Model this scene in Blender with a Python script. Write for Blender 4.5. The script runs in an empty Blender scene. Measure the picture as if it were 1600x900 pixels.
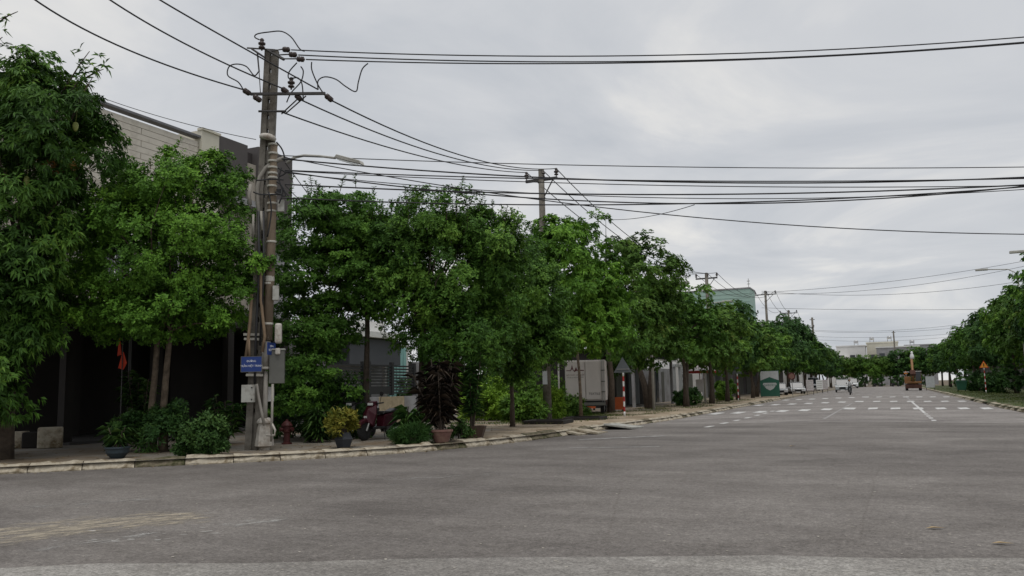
import bpy, bmesh, math, random
import numpy as np
from mathutils import Vector, Matrix, Euler
random.seed(7)
SC = bpy.context.scene
COL = SC.collection
R = math.radians

# ------------------------------------------------------------------ camera
F = 1300.0; VX, VY = 1388.0, 594.0; ROLL = math.atan(0.0218); EYE = 1.5   # focal length and main street vanishing point of the 1600 x 900 photograph
def _unroll(px, py):
    x, y = px - 800.0, 450.0 - py
    c, s = math.cos(-ROLL), math.sin(-ROLL)
    return c*x - s*y, s*x + c*y
PITCH = math.atan2(-_unroll(VX, VY)[1], F)
def _ray(px, py):
    x, y = _unroll(px, py); cp, sp = math.cos(PITCH), math.sin(PITCH)
    return x, F*cp - y*sp, F*sp + y*cp
_r = _ray(VX, VY); YAW = math.atan2(_r[0], _r[1])
def sray(px, py):
    x, f, u = _ray(px, py)
    return Vector((x*math.cos(YAW) - f*math.sin(YAW), f*math.cos(YAW) + x*math.sin(YAW), u))
def at(px, py, z=0.0):                      # ground point seen at a pixel
    r = sray(px, py); t = (z - EYE)/r.z
    return Vector((r.x*t, r.y*t, z))
def atX(px, py, X):
    r = sray(px, py); t = X/r.x
    return Vector((X, r.y*t, EYE + r.z*t))
def atY(px, py, Y):
    r = sray(px, py); t = Y/r.y
    return Vector((r.x*t, Y, EYE + r.z*t))
def atD(px, py, d):                         # point at horizontal depth d ahead of the camera
    x, f, u = _ray(px, py); r = sray(px, py)*(d/f)
    return Vector((r.x, r.y, EYE + r.z))
cd = bpy.data.cameras.new('camera'); cam = bpy.data.objects.new('camera', cd); COL.objects.link(cam)
cd.sensor_fit = 'HORIZONTAL'; cd.sensor_width = 36.0; cd.lens = 36.0*F/1600.0; cd.clip_end = 3000; cd.clip_start = 0.05
cam.matrix_world = (Matrix.Translation((0, 0, EYE)) @ Matrix.Rotation(YAW, 4, 'Z') @ Matrix.Rotation(math.pi/2 + PITCH, 4, 'X') @ Matrix.Rotation(-ROLL, 4, 'Z'))
SC.camera = cam

# ------------------------------------------------------------------ sky and sun (overcast)
W = bpy.data.worlds.new('World'); SC.world = W; W.use_nodes = True
nt = W.node_tree; nt.nodes.clear()
def nn(t, ty, **k):
    n = t.nodes.new(ty)
    for a, b in k.items(): setattr(n, a, b)
    return n
SUN_EL, SUN_AZ = R(74), R(150)
sky = nn(nt, 'ShaderNodeTexSky', sky_type='NISHITA', sun_disc=False, sun_elevation=SUN_EL, sun_rotation=SUN_AZ)
bg_clear = nn(nt, 'ShaderNodeBackground'); bg_clear.inputs[1].default_value = 0.06
nt.links.new(sky.outputs[0], bg_clear.inputs[0])
tc = nn(nt, 'ShaderNodeTexCoord'); sep = nn(nt, 'ShaderNodeSeparateXYZ'); nt.links.new(tc.outputs['Generated'], sep.inputs[0])
def wmath(op, a, b=None):
    m = nn(nt, 'ShaderNodeMath', operation=op)
    for i, v in enumerate((a, b)):
        if v is None: continue
        if isinstance(v, (int, float)): m.inputs[i].default_value = v
        else: nt.links.new(v, m.inputs[i])
    return m.outputs[0]
den = wmath('ADD', wmath('MAXIMUM', sep.outputs[2], 0.0), 0.12)
cmb = nn(nt, 'ShaderNodeCombineXYZ')
nt.links.new(wmath('DIVIDE', sep.outputs[0], den), cmb.inputs[0]); nt.links.new(wmath('DIVIDE', sep.outputs[1], den), cmb.inputs[1])
n1 = nn(nt, 'ShaderNodeTexNoise'); n1.inputs['Scale'].default_value = 0.95; n1.inputs['Detail'].default_value = 7; n1.inputs['Roughness'].default_value = 0.56; n1.inputs['Distortion'].default_value = 0.6
nt.links.new(cmb.outputs[0], n1.inputs['Vector'])
rp = nn(nt, 'ShaderNodeValToRGB'); e = rp.color_ramp.elements
e[0].position = 0.30; e[0].color = (0.515, 0.545, 0.59, 1); e[1].position = 0.67; e[1].color = (0.86, 0.845, 0.815, 1)
m = rp.color_ramp.elements.new(0.52); m.color = (0.655, 0.67, 0.695, 1)
nt.links.new(n1.outputs[0], rp.inputs[0])
bg_cloud = nn(nt, 'ShaderNodeBackground'); bg_cloud.inputs[1].default_value = 1.0
nt.links.new(rp.outputs[0], bg_cloud.inputs[0])
mx = nn(nt, 'ShaderNodeMixShader'); mx.inputs[0].default_value = 0.93
nt.links.new(bg_clear.outputs[0], mx.inputs[1]); nt.links.new(bg_cloud.outputs[0], mx.inputs[2])
wo = nn(nt, 'ShaderNodeOutputWorld'); nt.links.new(mx.outputs[0], wo.inputs[0])
sd = bpy.data.lights.new('sun', 'SUN'); sd.energy = 1.5; sd.angle = R(35); sd.color = (1.0, 0.97, 0.93)
so = bpy.data.objects.new('sun', sd); COL.objects.link(so); so.location = (0, 0, 60)
so.rotation_euler = (math.pi/2 - SUN_EL, 0, math.pi - SUN_AZ)
SC.view_settings.view_transform = 'Standard'; SC.view_settings.look = 'None'; SC.view_settings.exposure = 0.0; SC.view_settings.gamma = 1.0
SC.view_settings.use_curve_mapping = False

# ------------------------------------------------------------------ materials
def mat(name, col, rough=0.8, var=0.12, scale=6.0, bump=0.0, bscale=40.0, metal=0.0, spec=0.4, col2=None, coat=0.0, dirt=None, coords='Object'):
    m = bpy.data.materials.new(name); m.use_nodes = True; t = m.node_tree; b = t.nodes['Principled BSDF']
    b.inputs['Roughness'].default_value = rough; b.inputs['Metallic'].default_value = metal; b.inputs['Specular IOR Level'].default_value = spec
    b.inputs['Coat Weight'].default_value = coat
    co = nn(t, 'ShaderNodeTexCoord'); ns = nn(t, 'ShaderNodeTexNoise'); ns.inputs['Scale'].default_value = scale; ns.inputs['Detail'].default_value = 6; ns.inputs['Roughness'].default_value = 0.62
    t.links.new(co.outputs[coords], ns.inputs['Vector'])
    r = nn(t, 'ShaderNodeValToRGB'); a, c = r.color_ramp.elements; a.position = 0.3; c.position = 0.72
    c2 = col2 or tuple(min(1, v*(1 + var)) for v in col)
    c1 = tuple(v*(1 - var) for v in col) if not col2 else col
    a.color = (*c1, 1); c.color = (*c2, 1)
    t.links.new(ns.outputs[0], r.inputs[0]); out = r.outputs[0]
    if dirt:
        dcol, amt, dsc = dirt
        n2 = nn(t, 'ShaderNodeTexNoise'); n2.inputs['Scale'].default_value = dsc; n2.inputs['Detail'].default_value = 8; n2.inputs['Roughness'].default_value = 0.7
        t.links.new(co.outputs[coords], n2.inputs['Vector'])
        r2 = nn(t, 'ShaderNodeValToRGB'); r2.color_ramp.elements[0].position = 1 - amt - 0.12; r2.color_ramp.elements[1].position = 1 - amt + 0.08
        t.links.new(n2.outputs[0], r2.inputs[0])
        mixn = nn(t, 'ShaderNodeMix', data_type='RGBA'); mixn.inputs['B'].default_value = (*dcol, 1)
        t.links.new(r2.outputs[0], mixn.inputs['Factor']); t.links.new(out, mixn.inputs['A']); out = mixn.outputs['Result']
    t.links.new(out, b.inputs['Base Color'])
    if bump:
        n3 = nn(t, 'ShaderNodeTexNoise'); n3.inputs['Scale'].default_value = bscale; n3.inputs['Detail'].default_value = 5
        t.links.new(co.outputs[coords], n3.inputs['Vector'])
        bp = nn(t, 'ShaderNodeBump'); bp.inputs['Strength'].default_value = bump; bp.inputs['Distance'].default_value = 0.02
        t.links.new(n3.outputs[0], bp.inputs['Height']); t.links.new(bp.outputs[0], b.inputs['Normal'])
    return m
def leaf_mat(name, ramp, rough=0.46, trans=0.11):
    m = bpy.data.materials.new(name); m.use_nodes = True; t = m.node_tree; b = t.nodes['Principled BSDF']
    a = nn(t, 'ShaderNodeAttribute', attribute_name='rnd')
    r = nn(t, 'ShaderNodeValToRGB'); el = r.color_ramp.elements
    el[0].position = ramp[0][0]; el[0].color = (*[v*.75 for v in ramp[0][1]], 1); el[1].position = ramp[-1][0]; el[1].color = (*ramp[-1][1], 1)
    for p, c in ramp[1:-1]:
        k = el.new(p); k.color = (*c, 1)
    t.links.new(a.outputs['Fac'], r.inputs[0]); t.links.new(r.outputs[0], b.inputs['Base Color'])
    b.inputs['Roughness'].default_value = rough + .1; b.inputs['Specular IOR Level'].default_value = 0.16
    tr = nn(t, 'ShaderNodeBsdfTranslucent'); t.links.new(r.outputs[0], tr.inputs[0])
    ms = nn(t, 'ShaderNodeMixShader'); ms.inputs[0].default_value = trans
    t.links.new(b.outputs[0], ms.inputs[1]); t.links.new(tr.outputs[0], ms.inputs[2]); t.links.new(ms.outputs[0], t.nodes['Material Output'].inputs[0])
    return m
def asphalt(name, base, fleck, patch):
    m = bpy.data.materials.new(name); m.use_nodes = True; t = m.node_tree; b = t.nodes['Principled BSDF']
    b.inputs['Roughness'].default_value = 0.86; b.inputs['Specular IOR Level'].default_value = 0.35
    co = nn(t, 'ShaderNodeTexCoord')
    def noise(s, d=5, ro=0.6, st=None):
        n = nn(t, 'ShaderNodeTexNoise'); n.inputs['Scale'].default_value = s; n.inputs['Detail'].default_value = d; n.inputs['Roughness'].default_value = ro
        if st:
            mp = nn(t, 'ShaderNodeMapping'); mp.inputs['Rotation'].default_value = (0, 0, st[3]) if len(st) > 3 else (0, 0, 0); mp.inputs['Scale'].default_value = st[:3]
            t.links.new(co.outputs['Object'], mp.inputs[0]); t.links.new(mp.outputs[0], n.inputs['Vector'])
        else: t.links.new(co.outputs['Object'], n.inputs['Vector'])
        return n.outputs[0]
    def ramp(i, p0, c0, p1, c1):
        r = nn(t, 'ShaderNodeValToRGB'); r.color_ramp.elements[0].position = p0; r.color_ramp.elements[0].color = (*c0, 1); r.color_ramp.elements[1].position = p1; r.color_ramp.elements[1].color = (*c1, 1)
        t.links.new(i, r.inputs[0]); return r.outputs[0]
    def mul(a, c, f=1.0):
        k = nn(t, 'ShaderNodeMix', data_type='RGBA', blend_type='MULTIPLY'); k.inputs['Factor'].default_value = f
        t.links.new(a, k.inputs['A']); t.links.new(c, k.inputs['B']); return k.outputs['Result']
    c = ramp(noise(0.35, 4), 0.3, base, 0.72, patch)
    c = mul(c, ramp(noise(0.9, 7, 0.72), 0.36, (0.84, 0.83, 0.82), 0.60, (1.05, 1.05, 1.05)))
    c = mul(c, ramp(noise(30, 5, 0.85), 0.32, (0.42, 0.41, 0.40), 0.68, (1.65, 1.62, 1.58)))
    c = mul(c, ramp(noise(9, 6, 0.8), 0.34, (0.66, 0.65, 0.64), 0.68, (1.26, 1.25, 1.24)))
    c = mul(c, ramp(noise(0.8, 5, 0.65, (0.35, 1.6, 1, 0.5)), 0.32, (0.84, 0.83, 0.83), 0.66, (1.08, 1.08, 1.08)))
    c = mul(c, ramp(noise(0.28, 6, 0.62, (0.6, 1.0, 1, 0.35)), 0.40, (0.74, 0.73, 0.73), 0.56, (1.05, 1.05, 1.05)))
    fl = nn(t, 'ShaderNodeTexVoronoi'); fl.inputs['Scale'].default_value = 22; t.links.new(co.outputs['Object'], fl.inputs['Vector'])
    mk = ramp(fl.outputs['Distance'], 0.05, (1, 1, 1), 0.11, (0, 0, 0))
    g = ramp(noise(2.2, 3), 0.52, (0, 0, 0), 0.66, (1, 1, 1)); mk = mul(mk, g)
    kk = nn(t, 'ShaderNodeMix', data_type='RGBA'); t.links.new(mk, kk.inputs['Factor']); t.links.new(c, kk.inputs['A']); kk.inputs['B'].default_value = (*fleck, 1)
    # fine cracks
    cr = nn(t, 'ShaderNodeTexVoronoi', feature='DISTANCE_TO_EDGE'); cr.inputs['Scale'].default_value = 0.22
    wv = nn(t, 'ShaderNodeTexNoise'); wv.inputs['Scale'].default_value = 1.1; wv.inputs['Detail'].default_value = 5; t.links.new(co.outputs['Object'], wv.inputs['Vector'])
    vm = nn(t, 'ShaderNodeMix', data_type='RGBA'); vm.inputs['Factor'].default_value = 0.12; t.links.new(co.outputs['Object'], vm.inputs['A']); t.links.new(wv.outputs['Color'], vm.inputs['B'])
    t.links.new(vm.outputs['Result'], cr.inputs['Vector'])
    ck = ramp(cr.outputs['Distance'], 0.0008, (0.86, 0.85, 0.84), 0.003, (1, 1, 1))
    t.links.new(mul(kk.outputs['Result'], ck), b.inputs['Base Color'])
    bp = nn(t, 'ShaderNodeBump'); bp.inputs['Strength'].default_value = 0.5; bp.inputs['Distance'].default_value = 0.012
    t.links.new(noise(70, 3), bp.inputs['Height']); t.links.new(bp.outputs[0], b.inputs['Normal'])
    return m
M = {}
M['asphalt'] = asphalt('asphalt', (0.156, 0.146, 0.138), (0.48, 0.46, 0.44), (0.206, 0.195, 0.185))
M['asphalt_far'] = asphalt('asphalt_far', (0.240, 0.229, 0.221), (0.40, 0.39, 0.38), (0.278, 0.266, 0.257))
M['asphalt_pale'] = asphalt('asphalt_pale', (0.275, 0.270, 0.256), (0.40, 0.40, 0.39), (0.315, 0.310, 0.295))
M['soil'] = mat('soil', (0.13, 0.10, 0.065), 0.95, 0.3, 0.6, 0.4, 12)
M['pave'] = mat('pavement_concrete', (0.20, 0.185, 0.16), 0.9, 0.2, 1.5, 0.25, 20, dirt=((0.16, 0.115, 0.07), 0.46, 0.5))
M['sand'] = mat('sandy_pavement', (0.40, 0.325, 0.235), 0.95, 0.2, 1.2, 0.35, 14, dirt=((0.22, 0.165, 0.105), 0.47, 0.7))
M['verge'] = mat('grassy_soil', (0.11, 0.10, 0.05), 0.95, 0.3, 1.4, 0.5, 14, dirt=((0.045, 0.075, 0.02), 0.5, 0.6))
M['kerb'] = mat('kerb_concrete', (0.46, 0.41, 0.32), 0.9, 0.25, 3.0, 0.8, 12, dirt=((0.13, 0.095, 0.05), 0.45, 2.4))
M['paint'] = mat('road_paint', (0.70, 0.70, 0.68), 0.7, 0.12, 4, dirt=((0.27, 0.26, 0.25), 0.45, 4))
M['faded'] = mat('faded_paint', (0.42, 0.41, 0.39), 0.8, 0.15, 4, dirt=((0.18, 0.17, 0.165), 0.5, 4))
M['oldyellow'] = mat('worn_ochre_paint', (0.46, 0.385, 0.27), 0.85, 0.2, 5, dirt=((0.24, 0.22, 0.20), 0.46, 6))
M['oldwhite'] = mat('worn_white_paint', (0.52, 0.51, 0.48), 0.85, 0.2, 5)
M['concrete'] = mat('pole_concrete', (0.19, 0.175, 0.15), 0.9, 0.22, 3, 0.3, 20, dirt=((0.08, 0.07, 0.055), 0.46, 2))
M['concrete2'] = mat('round_pole_concrete', (0.20, 0.155, 0.11), 0.9, 0.2, 3, 0.3, 20)
M['steel'] = mat('galvanised_steel', (0.30, 0.30, 0.29), 0.55, 0.15, 6, metal=0.4)
M['lampgrey'] = mat('lamp_grey_paint', (0.42, 0.41, 0.37), 0.6, 0.15, 6)
M['darksteel'] = mat('dark_steel', (0.055, 0.052, 0.05), 0.6, 0.2, 8)
M['wire'] = mat('black_cable', (0.022, 0.022, 0.024), 0.6, 0.1, 8)
M['ceramic'] = mat('brown_ceramic', (0.05, 0.035, 0.03), 0.3, 0.1, 8)
M['conduit'] = mat('grey_conduit', (0.30, 0.28, 0.245), 0.7, 0.15, 5)
M['orangepipe'] = mat('tan_conduit', (0.23, 0.16, 0.10), 0.7, 0.15, 5)
M['strap'] = mat('pale_strap', (0.50, 0.48, 0.42), 0.6, 0.1, 9)
M['boxgrey'] = mat('grey_box', (0.42, 0.42, 0.38), 0.6, 0.1, 6, dirt=((0.22, 0.2, 0.17), 0.4, 4))
M['boxdark'] = mat('dark_box', (0.13, 0.13, 0.115), 0.6, 0.1, 6)
M['castbase'] = mat('pale_cast_base', (0.50, 0.47, 0.42), 0.8, 0.2, 7, 0.2, 20, dirt=((0.25, 0.20, 0.15), 0.42, 4))
M['blue'] = mat('blue_sign', (0.016, 0.045, 0.20), 0.5, 0.05, 5)
M['white'] = mat('white_paint', (0.72, 0.72, 0.70), 0.6, 0.06, 4)
M['signwhite'] = mat('sign_lettering', (0.70, 0.72, 0.75), 0.6, 0.02, 4)
M['black'] = mat('black_plastic', (0.013, 0.013, 0.014), 0.45, 0.1, 8)
M['rubber'] = mat('rubber', (0.018, 0.018, 0.018), 0.85, 0.1, 9)
M['red'] = mat('dark_red_gloss', (0.045, 0.005, 0.011), 0.5, 0.05, 5, coat=0.0, spec=0.25)
M['redpaint'] = mat('red_paint', (0.38, 0.03, 0.025), 0.5, 0.1, 5)
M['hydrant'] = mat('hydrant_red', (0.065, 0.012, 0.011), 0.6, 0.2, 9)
M['chrome'] = mat('bright_metal', (0.6, 0.6, 0.6), 0.25, 0.05, 6, metal=0.9)
M['glass'] = mat('dark_glass', (0.02, 0.025, 0.03), 0.08, 0.05, 3, spec=0.7)
M['lens'] = mat('lamp_lens', (0.6, 0.62, 0.6), 0.2, 0.05, 3)
M['cream'] = mat('cream_brick', (0.62, 0.575, 0.50), 0.85, 0.08, 1.5, 0.1, 30, dirt=((0.36, 0.32, 0.26), 0.36, 0.7))
M['mortar'] = mat('mortar', (0.36, 0.325, 0.275), 0.95, 0.1, 3)
M['creampaint'] = mat('cream_plaster', (0.62, 0.59, 0.49), 0.85, 0.06, 1.2)
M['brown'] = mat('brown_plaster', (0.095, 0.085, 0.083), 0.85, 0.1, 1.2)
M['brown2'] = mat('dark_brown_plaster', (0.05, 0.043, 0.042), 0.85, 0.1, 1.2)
M['greyplaster'] = mat('grey_plaster', (0.33, 0.33, 0.34), 0.85, 0.1, 1.2, dirt=((0.22, 0.21, 0.2), 0.42, 1.0))
M['coping'] = mat('grey_coping', (0.16, 0.16, 0.17), 0.7, 0.1, 3)
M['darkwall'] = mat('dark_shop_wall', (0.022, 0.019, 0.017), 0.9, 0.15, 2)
M['tin'] = mat('tin_roof', (0.24, 0.24, 0.235), 0.5, 0.15, 2, metal=0.3)
M['canvas'] = mat('grey_canvas', (0.20, 0.20, 0.19), 0.9, 0.1, 3)
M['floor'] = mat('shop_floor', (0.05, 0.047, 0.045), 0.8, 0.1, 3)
M['slate'] = mat('slate_panel', (0.085, 0.09, 0.10), 0.7, 0.06, 2)
M['teal'] = mat('teal_shutter', (0.28, 0.50, 0.48), 0.6, 0.08, 3)
M['fence'] = mat('dark_fence_metal', (0.03, 0.032, 0.034), 0.5, 0.1, 6)
M['stonepanel'] = mat('tan_stone', (0.40, 0.33, 0.22), 0.85, 0.25, 9)
M['palegreen'] = mat('pale_green_wall', (0.36, 0.50, 0.44), 0.8, 0.06, 0.4)
M['offwhite'] = mat('off_white_wall', (0.68, 0.67, 0.65), 0.85, 0.06, 0.5)
M['tank'] = mat('water_tank_steel', (0.5, 0.5, 0.5), 0.35, 0.1, 3, metal=0.6)
M['truckwhite'] = mat('truck_panel', (0.52, 0.48, 0.45), 0.6, 0.06, 2)
M['logored'] = mat('logo_maroon', (0.10, 0.03, 0.035), 0.6, 0.05, 4)
M['orange'] = mat('orange_box', (0.50, 0.11, 0.03), 0.7, 0.1, 4)
M['pink'] = mat('pink_clay', (0.19, 0.10, 0.082), 0.8, 0.15, 8, dirt=((0.25, 0.16, 0.12), 0.4, 6))
M['darkpot'] = mat('dark_pot', (0.03, 0.033, 0.04), 0.6, 0.2, 8)
M['bluepot'] = mat('slate_pot', (0.03, 0.045, 0.055), 0.5, 0.2, 8)
M['brownpot'] = mat('brown_trough', (0.07, 0.045, 0.032), 0.7, 0.2, 8)
M['bark'] = mat('bark', (0.07, 0.052, 0.038), 0.95, 0.3, 7, 0.8, 25, col2=(0.20, 0.155, 0.11))
M['barkdark'] = mat('dark_bark', (0.055, 0.042, 0.032), 0.95, 0.3, 7, 0.8, 25, col2=(0.115, 0.09, 0.068))
M['warnyellow'] = mat('warning_amber', (0.75, 0.30, 0.03), 0.5, 0.05, 4)
M['signback'] = mat('bare_sign_back', (0.125, 0.14, 0.15), 0.5, 0.12, 5, metal=0.2)
M['bingreen'] = mat('bin_green', (0.02, 0.095, 0.055), 0.5, 0.1, 4)
M['boardgreen'] = mat('board_green', (0.018, 0.10, 0.065), 0.5, 0.06, 3)
M['boardgrey'] = mat('board_grey', (0.45, 0.47, 0.47), 0.6, 0.12, 3)
M['boardpale'] = mat('board_pale', (0.55, 0.52, 0.52), 0.7, 0.1, 3, dirt=((0.4, 0.3, 0.3), 0.4, 5))
M['excyellow'] = mat('digger_yellow', (0.30, 0.15, 0.055), 0.6, 0.15, 2, dirt=((0.2, 0.11, 0.05), 0.42, 2))
M['excdark'] = mat('digger_dark', (0.09, 0.04, 0.028), 0.8, 0.2, 3)
M['skin'] = mat('skin', (0.38, 0.22, 0.15), 0.6, 0.05, 5)
M['jacket'] = mat('white_jacket', (0.62, 0.62, 0.62), 0.85, 0.06, 6)
M['carwhite'] = mat('car_white', (0.66, 0.67, 0.68), 0.3, 0.03, 3, coat=0.4)
M['pickup'] = mat('pickup_grey', (0.40, 0.42, 0.43), 0.35, 0.04, 3, coat=0.4)
M['flag'] = mat('flag_red', (0.66, 0.07, 0.03), 0.8, 0.1, 5)
M['yellowpaint'] = mat('yellow_post', (0.60, 0.55, 0.12), 0.7, 0.1, 5)
M['tarp'] = mat('pale_sack', (0.52, 0.50, 0.40), 0.8, 0.2, 6)
g = lambda a, b, c: (a, b, c)
M['leaf_fresh'] = leaf_mat('broad_tree_leaf', [(0.0, g(0.031, 0.083, 0.015)), (0.45, g(0.070, 0.162, 0.024)), (0.85, g(0.138, 0.266, 0.036)), (1.0, g(0.204, 0.354, 0.051))])
M['leaf_mango'] = leaf_mat('mango_leaf', [(0.0, g(0.025, 0.065, 0.014)), (0.45, g(0.050, 0.119, 0.020)), (0.85, g(0.095, 0.198, 0.028)), (1.0, g(0.162, 0.259, 0.034))], 0.42)
M['leaf_young'] = leaf_mat('mango_flush', [(0.0, g(.20, .11, .03)), (1.0, g(.30, .16, .05))])
M['leaf_round'] = leaf_mat('round_tree_leaf', [(0.0, g(0.047, 0.116, 0.017)), (0.45, g(0.091, 0.208, 0.026)), (0.85, g(0.165, 0.339, 0.038)), (1.0, g(0.247, 0.431, 0.052))])
M['leaf_mid'] = leaf_mat('street_tree_leaf', [(0.0, g(0.037, 0.095, 0.017)), (0.45, g(0.075, 0.169, 0.026)), (0.85, g(0.135, 0.265, 0.037)), (1.0, g(0.195, 0.352, 0.047))])
M['leaf_layer'] = leaf_mat('layered_tree_leaf', [(0.0, g(0.046, 0.110, 0.019)), (0.5, g(0.078, 0.183, 0.026)), (1.0, g(0.146, 0.292, 0.038))])
M['leaf_lime'] = leaf_mat('lime_tree_leaf', [(0.0, g(0.056, 0.144, 0.017)), (0.5, g(0.106, 0.235, 0.025)), (0.9, g(0.175, 0.339, 0.037)), (1.0, g(0.237, 0.313, 0.053))])
M['leaf_olive'] = leaf_mat('olive_tree_leaf', [(0.0, g(0.038, 0.095, 0.016)), (0.5, g(0.079, 0.160, 0.025)), (0.85, g(0.128, 0.228, 0.034)), (1.0, g(0.192, 0.198, 0.045))])
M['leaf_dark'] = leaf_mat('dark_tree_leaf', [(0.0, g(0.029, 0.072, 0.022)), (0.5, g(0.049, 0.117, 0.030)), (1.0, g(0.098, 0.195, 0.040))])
M['leaf_yellow'] = leaf_mat('yellow_croton_leaf', [(0.0, g(.06, .09, .015)), (0.5, g(.16, .17, .025)), (1.0, g(.30, .25, .04))])
M['leaf_maroon'] = leaf_mat('maroon_leaf', [(0.0, g(.016, .014, .012)), (0.6, g(.028, .020, .016)), (1.0, g(.065, .048, .032))])
M['leaf_bush'] = leaf_mat('bush_leaf', [(0.0, g(0.048, 0.109, 0.019)), (0.5, g(0.096, 0.203, 0.027)), (1.0, g(0.192, 0.319, 0.042))])
M['leaf_bush_shaded'] = leaf_mat('shaded_bush_leaf', [(0.0, g(.020, .050, .014)), (0.5, g(.042, .095, .022)), (1.0, g(.085, .155, .034))])  # darker copy of the bush leaf, deep shade put into its colour
M['leaf_bright'] = leaf_mat('lot_bush_leaf', [(0.0, g(0.096, 0.189, 0.019)), (0.5, g(0.176, 0.319, 0.029)), (1.0, g(0.272, 0.420, 0.042))])
M['grass'] = leaf_mat('grass_blade', [(0.0, g(.05, .085, .018)), (0.6, g(.09, .14, .028)), (1.0, g(.19, .18, .07))], 0.6)

# ------------------------------------------------------------------ mesh helpers
class MB:
    def __init__(s): s.v = []; s.f = []
    def add(s, vs, fs, T=None):
        o = len(s.v)
        s.v += [tuple(T @ Vector(v)) if T else tuple(v) for v in vs]
        s.f += [tuple(i + o for i in f) for f in fs]; return s
    def box(s, lo, hi, T=None):
        (a, b, c), (d, e_, f) = lo, hi
        return s.add([(a,b,c),(d,b,c),(d,e_,c),(a,e_,c),(a,b,f),(d,b,f),(d,e_,f),(a,e_,f)],
                     [(0,3,2,1),(4,5,6,7),(0,1,5,4),(1,2,6,5),(2,3,7,6),(3,0,4,7)], T)
    def cbox(s, c, sz, T=None):
        return s.box([c[i] - sz[i]/2 for i in range(3)], [c[i] + sz[i]/2 for i in range(3)], T)
    def tube(s, pts, rad, n=8, cap=True, T=None):
        pts = [Vector(p) for p in pts]
        if isinstance(rad, (int, float)): rad = [rad]*len(pts)
        vs = []; ref = None
        for i, p in enumerate(pts):
            d = (pts[min(i+1, len(pts)-1)] - pts[max(i-1, 0)])
            d = d.normalized() if d.length > 1e-9 else Vector((0, 0, 1))
            if ref is None: ref = d.orthogonal().normalized()
            ref = (ref - d*ref.dot(d)); ref = ref.normalized() if ref.length > 1e-6 else d.orthogonal().normalized()
            b = d.cross(ref)
            for k in range(n):
                a = 2*math.pi*k/n; vs.append(p + (ref*math.cos(a) + b*math.sin(a))*rad[i])
        fs = []
        for i in range(len(pts)-1):
            for k in range(n):
                k2 = (k+1) % n; fs.append((i*n+k, i*n+k2, (i+1)*n+k2, (i+1)*n+k))
        if cap:
            fs.append(tuple(range(n))[::-1]); fs.append(tuple((len(pts)-1)*n + k for k in range(n)))
        return s.add(vs, fs, T)
    def lathe(s, prof, n=16, T=None):
        vs = []
        for r, z in prof:
            for k in range(n):
                a = 2*math.pi*k/n; vs.append((r*math.cos(a), r*math.sin(a), z))
        fs = []
        for i in range(len(prof)-1):
            for k in range(n):
                k2 = (k+1) % n; fs.append((i*n+k, i*n+k2, (i+1)*n+k2, (i+1)*n+k))
        fs.append(tuple(range(n))[::-1]); fs.append(tuple((len(prof)-1)*n + k for k in range(n)))
        return s.add(vs, fs, T)
    def prism(s, poly, h0, h1, T=None):          # poly in xy, extruded in z
        n = len(poly)
        vs = [(x, y, h0) for x, y in poly] + [(x, y, h1) for x, y in poly]
        fs = [tuple(range(n))[::-1], tuple(range(n, 2*n))] + [(i, (i+1) % n, n+(i+1) % n, n+i) for i in range(n)]
        return s.add(vs, fs, T)
    def build(s, name, m, parent=None, smooth=False, bevel=0.0):
        me = bpy.data.meshes.new(name); me.from_pydata(s.v, [], s.f); me.update()
        me.materials.append(M[m] if isinstance(m, str) else m)
        if smooth:
            me.polygons.foreach_set('use_smooth', [True]*len(me.polygons))
        o = bpy.data.objects.new(name, me); COL.objects.link(o)
        if parent: o.parent = parent
        if bevel:
            b = o.modifiers.new('bevel', 'BEVEL'); b.width = bevel; b.segments = 2; b.limit_method = 'ANGLE'
        return o
YZ = Matrix(((0,0,1,0),(1,0,0,0),(0,1,0,0),(0,0,0,1)))       # prism drawn in (y,z), extruded along x
XZ = Matrix(((1,0,0,0),(0,0,-1,0),(0,1,0,0),(0,0,0,1)))      # prism drawn in (x,z), extruded along -y
def tr(x, y, z): return Matrix.Translation((x, y, z))
def tag(o, label, cat, group=None, kind=None):
    if label: o['label'] = label
    if cat: o['category'] = cat
    if group: o['group'] = group
    if kind: o['kind'] = kind
    return o
def empty(name, loc, label, cat, rz=0.0, group=None):
    o = bpy.data.objects.new(name, None); COL.objects.link(o); o.location = loc; o.rotation_euler = (0, 0, rz); o.empty_display_size = 0.2
    return tag(o, label, cat, group)
def copy_tree(o, parent=None):
    c = o.copy(); COL.objects.link(c); c.parent = parent
    for ch in [k for k in COL.objects if k.parent == o]: copy_tree(ch, c)
    return c
def struct(o): o['kind'] = 'structure'; return o
def text_part(name, body, size, m, parent, T, depth=0.002):
    cu = bpy.data.curves.new(name, 'FONT'); cu.body = body; cu.size = size; cu.align_x = 'CENTER'; cu.align_y = 'CENTER'; cu.extrude = depth
    t = bpy.data.objects.new(name, cu); me = bpy.data.meshes.new_from_object(t); bpy.data.objects.remove(t)
    me.transform(T); me.materials.append(M[m]); me.name = name
    o = bpy.data.objects.new(name, me); COL.objects.link(o); o.parent = parent; return o
def sstep(a, b, x):
    t = min(1, max(0, (x-a)/(b-a))); return t*t*(3-2*t)
def gz(x, y): return -0.02*min(abs(x + 2.0), 8.0)*sstep(24, 42, y)      # camber of the main street
def pz(y): return 0.14 - 0.15*sstep(24, 42, y)                          # top of the pavements
def hash01(*a):
    return random.Random(str(a)).random()

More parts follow.
